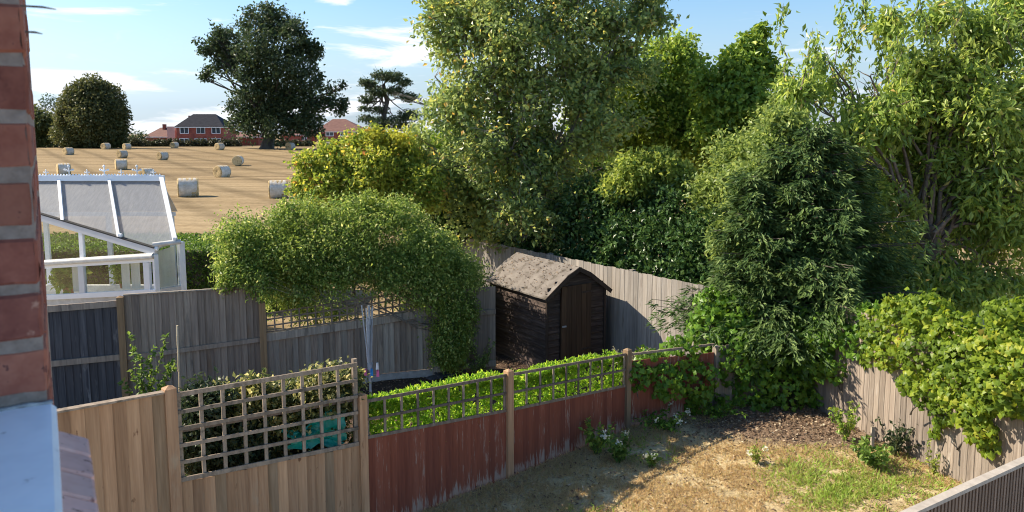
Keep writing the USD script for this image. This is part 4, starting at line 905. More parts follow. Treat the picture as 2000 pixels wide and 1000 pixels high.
h2, hi2 = house("low_house", "low red tiled building with chimney left of the dark roofed house", 199, 286, 344, 284, 266, 249, 300, 338, 8.0, "house_brick", "tile_roof", [])
part(h2, "chimney", box((at(307, 250, 199)[0], 202, hi2[3]), (at(312, 250, 199)[0], 203, hi2[4] + 0.9)), "house_brick")
part(h2, "side_wall", box((at(330, 250, 199)[0], 197.8, hi2[2]), (at(345.5, 250, 199)[0], 198.8, at(330, 247, 199)[2])), "pink_render")
house("brick_house", "brown tiled brick house half hidden right of the oak crown", 205, 618, 712, 284, 256, 232, 642, 668, 9.0, "house_brick", "tile_roof",
    [(636, 652, 256, 266), (664, 676, 256, 266), (686, 699, 256, 266)])
house("low_house", "low orange brick building behind the oak trunk", 208, 440, 505, 284, 266, 258, 448, 498, 7.0, "house_brick", "tile_roof", [])
house("low_house", "low orange brick building between the oak trunk and the tiled house", 208, 548, 628, 284, 262, 254, 560, 618, 7.0, "house_brick", "tile_roof", [(590, 600, 266, 274)])

rng = np.random.default_rng(51)
def far_hedge(name, label, px0, px1, ytop, Y, leafm, cat="hedge", ybot=288):
    blobs = []
    for px in np.arange(px0, px1, 5.0):
        h = (ybot - ytop) * rng.uniform(0.8, 1.15)
        for q in range(2):
            c = at(px + rng.uniform(-3, 3), ybot - h * (0.3 + 0.42 * q), Y + rng.uniform(-0.8, 0.8))
            blobs.append((*c, h * 0.36 / ppm(Y)))
    t = thing(name, label, cat, at((px0 + px1) / 2, ybot, Y))
    m, tint, _, _ = crown(blobs, rng, int(len(blobs) * 26), 3, 0.42, aspect=0.8)
    part(t, "foliage", m, leafm, tint=tint)
    part(t, "stems", join([tube([at(px, ybot + 2, Y), at(px, ybot - (ybot - ytop) * 0.5, Y)], [0.08, 0.05], 4) for px in np.arange(px0, px1, 8.0)]), "bark_far", kind="stuff")
far_hedge("field_hedge", "dark scrubby hedge along the field's far edge below the houses", 246, 470, 274, 188, "leaf_far_hedge")
far_hedge("field_hedge", "dark hedge along the field's far edge right of the oak trunk", 530, 730, 275, 189, "leaf_far_hedge")
far_hedge("dark_bush", "low dark bushes under the large round tree at far left", 40, 250, 262, 172, "leaf_oak", "bush")
far_hedge("small_tree", "small tree between the large round tree and the low tiled building", 258, 284, 258, 192, "leaf_oak", "tree")

rng = np.random.default_rng(52)
YO = 150
ob = pblobs([(500, 48, 34), (548, 48, 36), (520, 28, 22), (575, 78, 34), (600, 104, 24), (455, 92, 36), (408, 92, 22), (392, 84, 14), (425, 75, 24), (414, 140, 14), (400, 152, 9), (440, 130, 24), (500, 100, 46), (555, 125, 46), (618, 98, 15), (600, 160, 34), (640, 182, 24), (660, 205, 20), (668, 170, 8), (490, 165, 40), (530, 190, 46), (470, 215, 30), (585, 210, 42), (628, 218, 26), (500, 232, 40), (548, 240, 40), (460, 245, 20), (600, 246, 30)], YO, rng, 0.9)
tree("oak_tree", "huge dark spreading oak standing alone in the stubble field", "tree", at(522, 289, YO), at(520, 215, YO), ob, rng, 6500, 5, 0.62, "leaf_oak", "bark_far", 1.15, sub=5, twig_len=(0.3, 0.6), tw_max=1.8, droop=0.1, shell=(0.3, 0.78), gap=0.4)
YL = 158
lb = pblobs([(180, 185, 32), (160, 200, 34), (205, 200, 34), (225, 225, 22), (140, 225, 30), (180, 230, 46), (215, 250, 32), (150, 255, 34), (190, 268, 26), (225, 270, 20), (120, 262, 18)], YL, rng, 0.5)
tree("round_tree", "large dense dome shaped dark tree on the far left of the field", "tree", at(180, 289, YL), at(180, 230, YL), lb, rng, 9000, 5, 0.55, "leaf_lime_far", "bark_far", 0.7, twig_len=(0.2, 0.4), tw_max=2.0, shell=(0.55, 0.95))
lb = pblobs([(62, 225, 16), (80, 240, 20), (50, 245, 18), (95, 255, 20), (65, 262, 20), (110, 240, 12), (30, 240, 24)], 165, rng, 0.5)
tree("pale_tree", "paler green trees at the far left beside the brick wall", "tree", at(70, 289, 165), at(72, 265, 165), lb, rng, 2600, 5, 0.6, "leaf_far_pale", "bark_far", 0.3, shell=(0.4, 0.95))
lb = pblobs([(98, 195, 13), (88, 210, 10), (110, 205, 10), (82, 200, 7)], 175, rng, 0.5)
tree("sparse_tree", "thin sparse tree showing sky left of the large round tree", "tree", at(100, 289, 175), at(100, 235, 175), lb, rng, 160, 3, 0.4, "leaf_oak", "bark_far", 0.22, sub=9)
YC = 120
cb = [(x, y, r, 0, fl) for x, y, r, fl in ((745, 148, 26, 0.35), (770, 150, 24, 0.35), (722, 165, 22, 0.3), (712, 160, 14, 0.3), (735, 180, 24, 0.3), (770, 178, 24, 0.3), (718, 195, 20, 0.3), (712, 212, 15, 0.28), (740, 215, 20, 0.3), (715, 232, 18, 0.28), (738, 240, 26, 0.4), (775, 240, 30, 0.45), (800, 225, 26, 0.4), (790, 160, 20, 0.35), (800, 190, 22, 0.35))]
tree("cedar_tree", "dark layered cedar on the skyline between oak and yellow leaved tree", "tree", at(748, 289, YC), at(748, 165, YC), pblobs(cb, YC, rng, 0.6), rng, 2600, 5, 0.30, "leaf_oak", "bark_far", 0.42, sub=3, up=0.0, droop=0.1, shell=(0.2, 0.85), twig_len=(0.1, 0.35), tw_max=0.7, scatter=0.5, spread=0.25)

# trimmed hedge beyond the conservatory
rng = np.random.default_rng(53)
hz_t = at(380, 487, 21.5)[2]
th = thing("trimmed_hedge", "clipped green hedge beyond the conservatory", "hedge", (-12, 21.9, -0.8))
n = 34000
hx0, hx1, hy0, hy1 = -22.0, -6.5, 21.5, 24.9
side = rng.uniform(0, 1, n)
P = np.stack([rng.uniform(hx0, hx1, n), np.where(side < 0.45, hy0 + rng.uniform(0, .08, n), rng.uniform(hy0, hy1, n)), np.where(side < 0.45, rng.uniform(-0.8, hz_t, n), hz_t + rng.uniform(-0.07, 0.02, n))], 1)
m = leaves(P, sphere_dirs(n, rng), unit(rng.normal(0, .7, (n, 3)) + [0, -0.4, 0.5]), rng.uniform(0.06, 0.12, n), rng.uniform(0.05, 0.08, n))
part(th, "foliage", m, "leaf_hedge", tint=np.repeat(rng.uniform(0, 1, n), 4))
part(th, "woody_core", box((hx0, hy0 + 0.12, -0.85), (hx1, hy1 - 0.1, hz_t - 0.1)), "bark_dark")

# ------------------------------------------------------------------ middle distance trees and shrubs
rng = np.random.default_rng(61)
YM = 19.5
mb = pblobs([(1000, 55, 95), (905, 70, 60), (860, 20, 48), (1110, 50, 95), (1215, 60, 55), (1270, 15, 45), (1000, -60, 130), (1140, -70, 110), (880, 240, 62), (965, 170, 85), (1080, 170, 95), (1180, 150, 55), (820, 320, 42), (900, 330, 80), (1000, 290, 90), (1100, 285, 80), (1170, 240, 56), (940, 410, 60), (1030, 400, 80), (1110, 390, 60), (1000, 455, 38), (850, 380, 34), (800, 270, 24), (770, 190, 14), (850, 150, 16), (1240, 130, 44), (1200, 220, 50)], YM, rng, 0.7)
tree("yellowing_tree", "large olive leaved tree with yellowing tips behind the black shed", "tree", at(1035, 560, YM), at(1040, 330, YM), mb, rng, 9200, 7, 0.13, "leaf_maple", "bark_grey", 0.17, sub=6, show_twigs=2600, twig_len=(0.3, 0.75), tw_max=0.6, shell=(0.2, 1.0), gap=0.6, gapf=1.7, droop=0.25)
# bare upright shoots on its left
YA = 23
ab = pblobs([(1240, 160, 62), (1310, 130, 58), (1200, 230, 66), (1290, 220, 74), (1365, 190, 44), (1150, 250, 50), (1350, 280, 60), (1250, 290, 60), (1300, 85, 22), (1345, 170, 50), (1400, 230, 50), (1380, 290, 60), (1210, 120, 34)], YA, rng, 0.6)
tree("green_tree", "mid green tree with yellow flecks right of the large olive leaved tree", "tree", at(1270, 500, YA), at(1270, 300, YA), ab, rng, 6500, 6, 0.14, "leaf_green_tree", "bark_grey", 0.15, sub=5, show_twigs=600, twig_len=(0.35, 0.7), tw_max=0.5, shell=(0.3, 0.95), gap=0.35)
YB = 21
bb = pblobs([(1465, 95, 26), (1440, 130, 34), (1480, 140, 34), (1420, 180, 46), (1465, 200, 50), (1500, 220, 36), (1400, 240, 46), (1450, 270, 50), (1490, 60, 12), (1385, 170, 34), (1500, 270, 50)], YB, rng, 0.6)
tree("dark_green_tree", "darker green tree with larger leaves against the sky gap", "tree", at(1440, 500, YB), at(1440, 260, YB), bb, rng, 3000, 6, 0.16, "leaf_dark_tree", "bark_dark", 0.13, sub=5, show_twigs=300, aspect=0.7, tw_max=0.45, shell=(0.3, 0.85), gap=0.35)
def shrub(name, label, blobs, base, rng, twigs, per, leaf, leafm, bark="bark_dark", r0=0.04, cat="shrub", **kw):
    return tree(name, label, cat, base, np.asarray(base) + [0, 0, 0.25], blobs, rng, twigs, per, leaf, leafm, bark, r0, sub=3, crown_name="foliage", **kw)
sb_ = pblobs([(1235, 340, 40), (1285, 332, 40), (1325, 345, 30), (1205, 362, 26)], 17.6, rng, 0.5)
shrub("lime_shrub", "bright lime green shrub top glowing between dark shrubs and green tree", sb_, at(1265, 590, 17.6), rng, 1500, 6, 0.11, "leaf_lime_shrub")
yb = pblobs([(605, 330, 30), (600, 370, 28), (650, 315, 36), (650, 365, 40), (705, 290, 34), (720, 340, 46), (740, 265, 18), (770, 300, 40), (700, 390, 36), (790, 350, 44), (830, 370, 36), (625, 400, 28), (760, 400, 34)], 18.5, rng, 0.5)
shrub("yellow_green_shrub", "tall yellow green shrub at the field edge above the climbing plant", yb, at(690, 560, 18.5), rng, 5600, 6, 0.10, "leaf_yellow_shrub", tw_max=0.4, show_twigs=500, shell=(0.35, 1.0), gap=0.25)
db = [(*at(x, y, Y), r / ppm(Y)) for x, y, r, Y in ((890, 420, 46, 21.0), (860, 395, 40, 21.0), (930, 440, 34, 21.0), (1090, 440, 40, 19.0), (1150, 420, 60, 18.5), (1150, 475, 34, 18.0), (1230, 410, 66, 18), (1215, 470, 44, 17.3), (1320, 420, 70, 17.2), (1290, 480, 44, 16.6), (1380, 480, 60, 16), (1345, 520, 36, 15.6), (1430, 430, 60, 16.5), (1430, 530, 50, 15.2), (1500, 480, 60, 15.6), (925, 455, 26, 21.2), (960, 455, 26, 20.6), (1000, 470, 26, 20.0), (1050, 480, 30, 19.2), (1100, 490, 30, 18.5), (1150, 505, 26, 17.9), (1190, 510, 26, 17.3), (1235, 525, 26, 16.7), (1280, 535, 26, 16.2), (1330, 545, 26, 15.6), (1380, 560, 26, 15.2), (880, 450, 40, 21.5))]
shrub("dark_shrubs", "dense dark evergreen shrubs overhanging the tall pale fence", db, at(1250, 610, 17.5), rng, 9500, 6, 0.11, "leaf_laurel", tw_max=0.5, shell=(0.3, 0.98), gap=0.25)
eb = pblobs([(1450, 330, 66), (1400, 385, 46), (1500, 300, 60), (1530, 240, 44), (1440, 410, 44), (1540, 330, 50), (1490, 390, 50), (1545, 190, 28)], 16.2, rng, 0.5) + pblobs([(1465, 360, 46), (1505, 295, 40), (1440, 425, 36), (1535, 250, 34), (1420, 470, 30)], 13.0, rng, 0.5)
shrub("grey_green_shrub", "loose grey green bush left of the conifer", eb, at(1470, 600, 16.2), rng, 4300, 6, 0.10, "leaf_elder", "bark_grey", show_twigs=500, shell=(0.3, 0.98), gap=0.35)

bk = [(*at(x, y, Y), r / ppm(Y)) for x, y, r, Y in ((850, 300, 40, 27), (900, 290, 46, 27), (870, 350, 40, 26), (960, 330, 50, 27), (1040, 320, 50, 28), (1130, 330, 50, 28), (1210, 320, 50, 28), (950, 390, 44, 26), (1060, 390, 44, 26), (1330, 330, 50, 27), (1400, 330, 44, 27))]
tree("background_tree", "shadowy dense tree filling the gaps behind the large olive leaved tree", "tree", at(1010, 500, 27), at(1010, 360, 27), bk, rng, 5200, 6, 0.14, "leaf_dark_tree", "bark_dark", 0.14, sub=3, tw_max=0.5, shell=(0.3, 0.95))
# conifer
rng = np.random.default_rng(71)
CB = at(1550, 800, 12.9); CB[2] = -0.1
cone_t = thing("conifer_tree", "dark feathery conifer rising from the ivy in the garden corner", "tree", CB)
CT = at(1580, 255, 12.9)
hc = CT[2] - CB[2]
part(cone_t, "trunk", tube(curve(CB - [0, 0, .2], CT, 0, 6, 0.02, rng), np.linspace(0.13, 0.02, 6), 8), "bark_dark", smooth=True)
ends, brs, P, D, N, T = [], [], [], [], [], []
for foot, tip, rmax, nb in ((CB, CT, 2.0, 680), (CB + [-0.45, -0.15, 0.2], at(1470, 345, 12.6), 1.25, 330), (CB + [0.4, 0.3, 0.3], at(1655, 330, 13.2), 1.15, 280)):
    fr = rng.uniform(0.05, 1.0, nb) ** 0.9
    ang = rng.uniform(0, 2 * np.pi, nb)
    ragged = 0.5 + 0.95 * meshkit.noise(np.stack([np.cos(ang) * 1.7, np.sin(ang) * 1.7, fr * 9], 1), 17)
    rad = rmax * np.clip(1.05 - fr, 0, 1) ** 0.5 * np.clip(0.55 + fr * 2.2, 0, 1) * ragged * rng.uniform(0.75, 1.1, nb)
    zb = foot[2] + fr * (tip[2] - foot[2])
    for i in range(nb):
        o = np.array([math.cos(ang[i]), math.sin(ang[i]), 0])
        a = np.array([lerp(foot[0], tip[0], fr[i]), lerp(foot[1], tip[1], fr[i]), zb[i]])
        e = a + o * rad[i] + [0, 0, 0.22 * rad[i]]
        if rng.uniform() < 0.5:
            brs.append(tube(curve(a, e, 0.04 * rad[i], 4), [0.022, 0.016, 0.01, 0.004], 4))
        k = int(24 * max(rad[i], 0.45))
        t = rng.uniform(0.35, 1.0, k)
        sd = np.array([-o[1], o[0], 0])
        w = rng.uniform(-1, 1, k)
        base = a + (e - a) * t[:, None] + sd * (w * 0.32 * rad[i] * (1.25 - t))[:, None]
        base[:, 2] += rng.normal(0, 0.03, k) - 0.16 * np.abs(w) * rad[i]
        tw = rng.uniform(0, 1)
        for q in range(4):
            P.append(base + rng.normal(0, 0.03, (k, 3))); D.append(unit(o * 0.8 + sd * (np.sign(w) * 0.6)[:, None] * rng.uniform(0.2, 1.2, (k, 1)) + rng.normal(0, 0.3, (k, 3)) + [0, 0, -0.15]))
            N.append(unit(rng.normal(0, 0.4, (k, 3)) + [0, 0, 1.0] + o * 0.3)); T.append(np.clip(0.45 * tw + 0.3 * rng.uniform(0, 1, k) + 0.3 * t ** 2, 0, 1))
P, D, N, T = np.vstack(P), np.vstack(D), np.vstack(N), np.concatenate(T)
part(cone_t, "branches", join(brs), "bark_dark")
part(cone_t, "foliage", leaves(P, D, N, rng.uniform(0.08, 0.17, len(P)), rng.uniform(0.02, 0.045, len(P)), fold=0.05, curl=0.15), "leaf_conifer", tint=np.repeat(T, 4))

# cherry tree with hanging leaves
rng = np.random.default_rng(72)
YH = 14.2
hb = pblobs([(1640, 175, 44), (1700, 150, 40), (1790, 130, 44), (1880, 110, 44), (1980, 120, 50), (1720, 210, 66), (1820, 200, 74), (1930, 210, 80), (1640, 260, 60), (1730, 300, 74), (1840, 290, 84), (1950, 300, 90), (1690, 390, 58), (1780, 420, 70), (1890, 410, 76), (1980, 420, 80), (1740, 500, 48), (1830, 510, 56), (1930, 520, 60), (2030, 200, 90), (2040, 420, 90), (1560, 180, 30), (1610, 110, 22), (2060, 60, 60), (1760, 560, 44), (1840, 560, 46), (1900, 560, 40), (1980, 545, 40), (1700, 560, 40), (1660, 470, 40), (1930, 60, 44), (1840, 40, 36), (1740, 60, 34), (1990, 20, 50)], YH, rng, 0.7)
ct = thing("cherry_tree", "tall cherry tree with hanging olive leaves at the right edge", "tree", at(1810, 640, YH))
m1, t1, a1, b1 = crown(hb, rng, 9800, 6, 0.155, gap=0.5, gapf=1.5, aspect=0.40, twig_len=(0.3, 0.8), tw_max=0.7, droop=0.75, up=0.15, shell=(0.15, 0.98))
# hanging strands against the sky
st = []
LP, LD, LN, LT = [], [], [], []
for px in list(range(1535, 2060, 22)):
    px = px + rng.uniform(-8, 8); y0 = rng.uniform(-60, 60) + (60 if px < 1600 else 0); ln = rng.uniform(90, 200)
    dep = YH + rng.uniform(-1.0, 1.0)
    a = at(px, y0 + ln, dep); b = at(px + rng.uniform(-45, 45), y0, dep)
    pts = curve(a, b, 0, 6, 0.06, rng); st.append(tube(pts, np.linspace(0.012, 0.004, 6), 4))
    k = int(ln * rng.uniform(0.5, 1.1))
    tt_ = rng.uniform(0, 1, k)
    LP.append(np.stack([np.interp(tt_, np.linspace(0, 1, 6), pts[:, q]) for q in range(3)], 1) + rng.normal(0, 0.07, (k, 3)) * (0.4 + rng.uniform(0, 1.2, (k, 1)))); LD.append(unit(rng.normal(0, 0.55, (k, 3)) + [0, 0, -0.9])); LN.append(sphere_dirs(k, rng)); LT.append(rng.uniform(0, 0.9, k))
LP, LD, LN, LT = np.vstack(LP), np.vstack(LD), np.vstack(LN), np.concatenate(LT)
LL = rng.uniform(0.10, 0.165, len(LP))
m2 = leaves(LP, LD, LN, LL, LL * 0.42)
trunk, lim = limbs(at(1810, 640, YH), at(1815, 440, YH), hb, 0.17, rng, 5, starts=list(zip(a1[:1800], b1[:1800])))
part(ct, "trunk", trunk, "bark_cherry", smooth=60)
part(ct, "branches", join([lim] + st), "bark_cherry", smooth=60)
part(ct, "crown", join([m1, m2]), "leaf_cherry", tint=np.concatenate([t1, np.repeat(LT, 4)]))

# climber on the grey fence
rng = np.random.default_rng(73)
def fence_Y(px):
    return (G0.A + G0.d * G0.s_of(px, 520))[1]
cl = []
for x, y, r, dz in [(470, 465, 46, .2), (455, 520, 32, .1), (520, 440, 46, .3), (560, 500, 56, 0), (600, 440, 48, .3), (650, 490, 60, 0), (690, 430, 46, .3), (740, 480, 62, 0), (770, 430, 44, .3), (820, 500, 56, 0), (850, 495, 34, .3), (890, 540, 46, .1), (905, 580, 28, .1), (520, 545, 34, -.2), (600, 555, 36, -.2), (680, 560, 42, -.2), (760, 560, 40, -.2), (830, 565, 40, -.2), (718, 605, 26, -.25), (875, 610, 34, -.15), (872, 660, 32, -.2), (890, 690, 24, -.2), (440, 555, 16, 0), (480, 520, 36, 0), (720, 400, 22, .3), (560, 415, 20, .3), (860, 690, 22, -.25), (905, 535, 34, .8), (860, 490, 34, .9), (800, 440, 34, .9), (905, 610, 28, 0), (895, 650, 28, -.1), (880, 705, 22, -.2)]:
    Y = fence_Y(x) + dz
    cl.append((*at(x, y, Y), r / ppm(Y)))
cl += [(-1.4, 16.4, 0.9, 0.4), (-1.5, 16.8, 1.35, 0.5), (-1.7, 17.2, 1.45, 0.5), (-1.2, 16.6, 0.8, 0.6), (-1.3, 17.0, 0.9, 0.55), (-1.3, 17.3, 0.4, 0.7), (-1.6, 16.6, 0.2, 0.6)]  # clumps added behind the fence to cast shade on the shed wall
cl += [(*at(x, y, fence_Y(x) + 0.55), r / ppm(15)) for x, y, r in ((540, 590, 34), (600, 595, 34), (655, 600, 28), (800, 590, 28), (560, 530, 50), (640, 520, 50), (720, 520, 50), (800, 520, 44))]
cm = thing("climbing_plant", "great mound of feathery green climber spilling over the grey fence", "climber", at(740, 740, 14.6))
m, tint, a, b = crown(cl, rng, 22000, 7, 0.062, aspect=0.5, twig_len=(0.35, 0.8), tw_max=0.5, droop=0.45, shell=(0.2, 1.0), up=0.1, jitter=0.3, gap=0.2, gapf=1.7)
base = G0.p(G0.s_of(880, 680), -0.5, 0.1)
_, lim = limbs(base, base + [0, 0, 1.1], cl, 0.03, rng, 3, starts=list(zip(a[:900], b[:900])))
part(cm, "stems", lim, "bark_grey", smooth=60)
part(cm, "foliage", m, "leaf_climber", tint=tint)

# ivy: foliage over the fences, the largest leaves as parts of their own
IVY = np.array([(0, 0), (0.20, 0.34), (0.52, 0.30), (0.36, 0.62), (0, 1.0), (-0.36, 0.62), (-0.52, 0.30), (-0.20, 0.34)])
def ivy_leaf(p, d, nrm, L):
    s = unit(np.cross(d, nrm)); nn = np.cross(s, d)
    v = [p + d * y * L + s * x * L - nn * (0.18 * abs(x) + 0.12 * y * y) * L for x, y in IVY] + [p + d * 0.4 * L]
    return np.array(v), np.array([[8, k, (k + 1) % 8] for k in range(8)])
def ivy(name, label, blobs, base, rng, n, size, leafm, npart, face, seed_dirs=None):
    t = thing(name, label, "ivy", base)
    face = np.asarray(face, float)
    B = np.array(blobs); w = B[:, 3] ** 2; k = rng.choice(len(B), n, p=w / w.sum())
    d = sphere_dirs(n, rng)
    lump = 0.7 + 0.6 * meshkit.noise(B[k, :3] + d * 2.2 + 11)
    P = B[k, :3] + d * (B[k, 3] * rng.uniform(0.55, 1.0, n) ** 0.5 * lump)[:, None] * [1, 1, 1]
    face = np.asarray(face, float)
    N = unit(d * 0.8 + face * 0.7 + rng.normal(0, 0.35, (n, 3)))
    D = unit(rng.normal(0, 0.5, (n, 3)) + [0, 0, -0.8] + d * 0.2)
    L = size * rng.uniform(0.55, 1.2, n)
    tw = meshkit.noise(P * 2.5, 3)
    tint = np.clip(0.6 * rng.uniform(0, 1, n) + 0.5 * tw - 0.05, 0, 1)
    big = np.zeros(n, bool)
    cand = np.nonzero((d @ face > 0.5) & (L > size * 0.85))[0]
    big[cand[:npart]] = True
    part(t, "stems", join([tube(curve(np.array(b[:3]) - face * 0.15 + [rng.normal(0, .2), rng.normal(0, .2), -0.35], b[:3], 0.05, 6, 0.03, rng), np.linspace(0.012, 0.005, 6), 5) for b in blobs]), "bark_dark", kind="stuff")
    vs, fs, ts = [], [], []
    for i in np.nonzero(~big)[0]:
        pass
    idx = np.nonzero(~big)[0]
    S = unit(np.cross(D, N)); NN = np.cross(S, D)
    pts = np.stack([P + D * (y * L)[:, None] + S * (x * L)[:, None] - NN * ((0.18 * abs(x) + 0.12 * y * y) * L)[:, None] for x, y in IVY] + [P + D * (0.4 * L)[:, None]], 1)
    f0 = np.array([[8, q, (q + 1) % 8] for q in range(8)])
    part(t, "foliage", (pts[idx].reshape(-1, 3), (np.arange(len(idx))[:, None, None] * 9 + f0).reshape(-1, 3)), leafm, tint=np.repeat(tint[idx], 9), kind="stuff")
    for i in np.nonzero(big)[0]:
        part(t, "leaf", (pts[i], f0), leafm, tint=np.repeat(tint[i], 9))
    return t
rng = np.random.default_rng(74)
iv = [(*at(x, y, Y), r / ppm(Y)) for x, y, r, Y in ((1245, 730, 26, 11.0), (1270, 700, 28, 11.3), (1300, 740, 36, 11.2), (1330, 690, 38, 11.6), (1360, 740, 40, 11.5), (1385, 640, 46, 12.3), (1390, 590, 34, 12.6), (1430, 690, 56, 12.0), (1440, 610, 46, 12.4), (1470, 760, 50, 11.9), (1500, 690, 56, 12.0), (1540, 750, 52, 11.9), (1580, 710, 50, 12.0), (1600, 770, 30, 11.8), (1640, 730, 34, 11.7), (1400, 790, 26, 11.7), (1480, 800, 30, 11.8), (1660, 690, 30, 11.8), (1350, 790, 16, 11.5), (1620, 690, 40, 12.0), (1660, 650, 40, 11.9), (1700, 640, 34, 11.6), (1600, 640, 40, 12.2), (1700, 700, 24, 11.3), (1640, 640, 36, 11.3), (1680, 660, 40, 11.0), (1705, 620, 36, 10.9), (1725, 650, 30, 10.7), (1610, 650, 40, 11.5), (1570, 640, 44, 11.9), (1600, 700, 40, 11.6), (1640, 710, 34, 11.3))]
ivy("dark_ivy", "dark glossy ivy heaped over the red fence's far end below the conifer", iv, np.array([3.6, 11.9, 0.0]), rng, 9500, 0.105, "leaf_ivy_dark", 130, unit(np.array([-0.3, -0.85, 0.4])))
rng = np.random.default_rng(75)
def right_Y(px):
    return (R0.A + R0.d * R0.s_of(px, 700))[1]
iv = []
for x, y, r, dz in ((1720, 640, 40, .1), (1760, 610, 40, .15), (1810, 610, 44, .1), (1800, 680, 50, 0), (1860, 650, 50, .1), (1900, 690, 56, 0), (1870, 740, 50, -.1), (1950, 680, 50, 0), (1960, 750, 60, -.1), (1900, 790, 44, -.15), (2010, 700, 60, 0), (2020, 770, 50, -.1), (1820, 760, 36, -.1), (1920, 840, 32, -.15), (1930, 870, 20, -.15), (1780, 740, 28, 0), (1840, 810, 22, -.15), (1700, 690, 26, .1), (1980, 620, 30, .3), (1740, 680, 40, 0), (1830, 840, 12, -.1), (1955, 612, 34, .15), (1990, 600, 26, .2)):
    Y = right_Y(x) + dz if x < 1990 else right_Y(1990) + dz
    iv.append((*at(x, y, Y), r / ppm(Y)))
ivy("bright_ivy", "bright yellow green ivy tumbling over the right hand fence", iv, np.array([5.6, 9.3, 0.0]), rng, 10500, 0.085, "leaf_ivy_bright", 130, unit(np.array([-0.8, -0.45, 0.4])))

# lime hedge behind the red fence trellis
rng = np.random.default_rng(76)
lh = thing("lime_hedge", "bright lime green clipped hedge behind the red fence trellis", "hedge", (0.6, 10.2, -0.5))
def hedge_along(A, B, z1, w0, w1, n, rng, size):
    ln = Line(A, B)
    s = rng.uniform(0, ln.L, n); u = rng.uniform(0, 1, n)
    top = u < 0.35
    o = np.where(top, rng.uniform(w0, w1, n), np.where(rng.uniform(0, 1, n) < 0.75, w0 + rng.uniform(0, 0.10, n), w1 - rng.uniform(0, 0.08, n)))
    zt = np.array([z1(x) for x in s]) + (meshkit.noise(np.stack([s * 5, s * 0, s * 0], 1)) - 0.5) * 0.07
    z = np.where(top, zt + rng.uniform(-0.08, 0.02, n), zt - rng.uniform(0, 0.9, n))
    ok = meshkit.fbm(np.stack([s * 9, z * 9, o * 4], 1), 2) + rng.normal(0, 0.05, n) > 0.40
    s, o, z, n = s[ok], o[ok], z[ok], int(ok.sum())
    P = np.stack([ln.A[0] + ln.d[0] * s - ln.n[0] * o, ln.A[1] + ln.d[1] * s - ln.n[1] * o, z], 1)
    return leaves(P, unit(rng.normal(0, .7, (n, 3)) + [0, 0, .5]), unit(rng.normal(0, .8, (n, 3)) + [0, -.3, .5]), size * rng.uniform(.7, 1.3, n), size * .62 * rng.uniform(.7, 1.3, n)), ln
h1_, l1 = hedge_along(P_B + [0.05, 0.05], P_C, lambda s: lerp(1.47, 1.30, s / 2.1), 0.04, 0.28, 12500, rng, 0.055)
h2_, l2 = hedge_along(P_C, P_D, lambda s: lerp(1.285, 1.085, s / 2.38), 0.04, 0.28, 12500, rng, 0.055)
mm = join([h1_, h2_])
part(lh, "foliage", mm, "leaf_privet", tint=np.repeat(rng.uniform(0, 1, len(mm[0]) // 4), 4))
part(lh, "twigs", join([tube([l.p(s, -0.6, -0.28), l.p(s + rng.normal(0, .1), 0.3, -0.28 + rng.normal(0, .08)), l.p(s + rng.normal(0, .12), 1.0, -0.28 + rng.normal(0, .12))], [0.012, 0.009, 0.004], 4) for l in (l1, l2) for s in np.linspace(0.1, l.L - 0.1, 16)]), "bark_dark")

# shrubs behind the tall trellis
rng = np.random.default_rng(77)
def la_p(px, py, o):
    s = la.s_of(px, py); q = la.p(s, 0, -o)
    return at(px, py, q[1])
vb = [(*la_p(x, y, o), r / ppm(8.0)) for x, y, r, o in ((600, 775, 46, .45), (650, 760, 46, .45), (655, 800, 36, .5), (610, 815, 36, .6), (560, 800, 44, .5), (520, 790, 40, .55), (470, 800, 34, .6), (540, 860, 36, .55), (690, 850, 14, .35), (500, 760, 26, .55), (685, 745, 24, .38), (440, 770, 20, .6))]
shrub("variegated_shrub", "cream and yellow leaved shrub behind the right half of the tall trellis", vb, np.array([-2.5, 8.3, -0.5]), rng, 2300, 6, 0.055, "leaf_variegated", tw_max=0.3, shell=(0.3, 0.98))
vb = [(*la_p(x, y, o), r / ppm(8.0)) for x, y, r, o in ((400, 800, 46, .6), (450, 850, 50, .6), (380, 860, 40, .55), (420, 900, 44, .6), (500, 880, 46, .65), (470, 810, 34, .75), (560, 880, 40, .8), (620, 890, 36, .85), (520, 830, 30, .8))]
shrub("dark_green_bush", "dark leafy bush behind the left half of the tall trellis", vb, np.array([-3.3, 7.7, -0.5]), rng, 2600, 6, 0.06, "leaf_dark_bush", tw_max=0.3, shell=(0.3, 0.98))
# teal sheet
n = 26
gu, gv = np.meshgrid(np.linspace(0, 1, n), np.linspace(0, 1, n))
c = [la_p(562, 832, .16), la_p(672, 812, .16), la_p(668, 868, .12), la_p(566, 884, .13)]
g3 = (np.array(c[0])[None, None] * ((1 - gu) * (1 - gv))[..., None] + np.array(c[1]) * (gu * (1 - gv))[..., None] + np.array(c[2]) * (gu * gv)[..., None] + np.array(c[3]) * ((1 - gu) * gv)[..., None])
nn3 = np.array([*la.n, 0])
g3 = g3 + nn3 * ((meshkit.fbm(np.stack([gu * 5, gv * 4, gu * 0], -1), 4, 9) - 0.5) * 0.16)[..., None]
g3[..., 2] += (meshkit.fbm(np.stack([gu * 4, gv * 2, gu * 0], -1), 3, 4) - 0.5) * 0.26
g3[..., 0] += (meshkit.fbm(np.stack([gu * 2, gv * 4, gu * 0 + 7], -1), 3, 6) - 0.5) * 0.22
fr_ = grid_faces(n, n); v = g3.reshape(-1, 3)
sheet = (np.vstack([v, v - nn3 * 0.004]), np.vstack([fr_, fr_[:, ::-1] + n * n]))
ts = thing("teal_sheet", "crumpled teal plastic sheet behind the tall trellis", "plastic sheet", np.array(c[3]))
part(ts, "sheet", sheet, "teal_sheet", smooth=True)
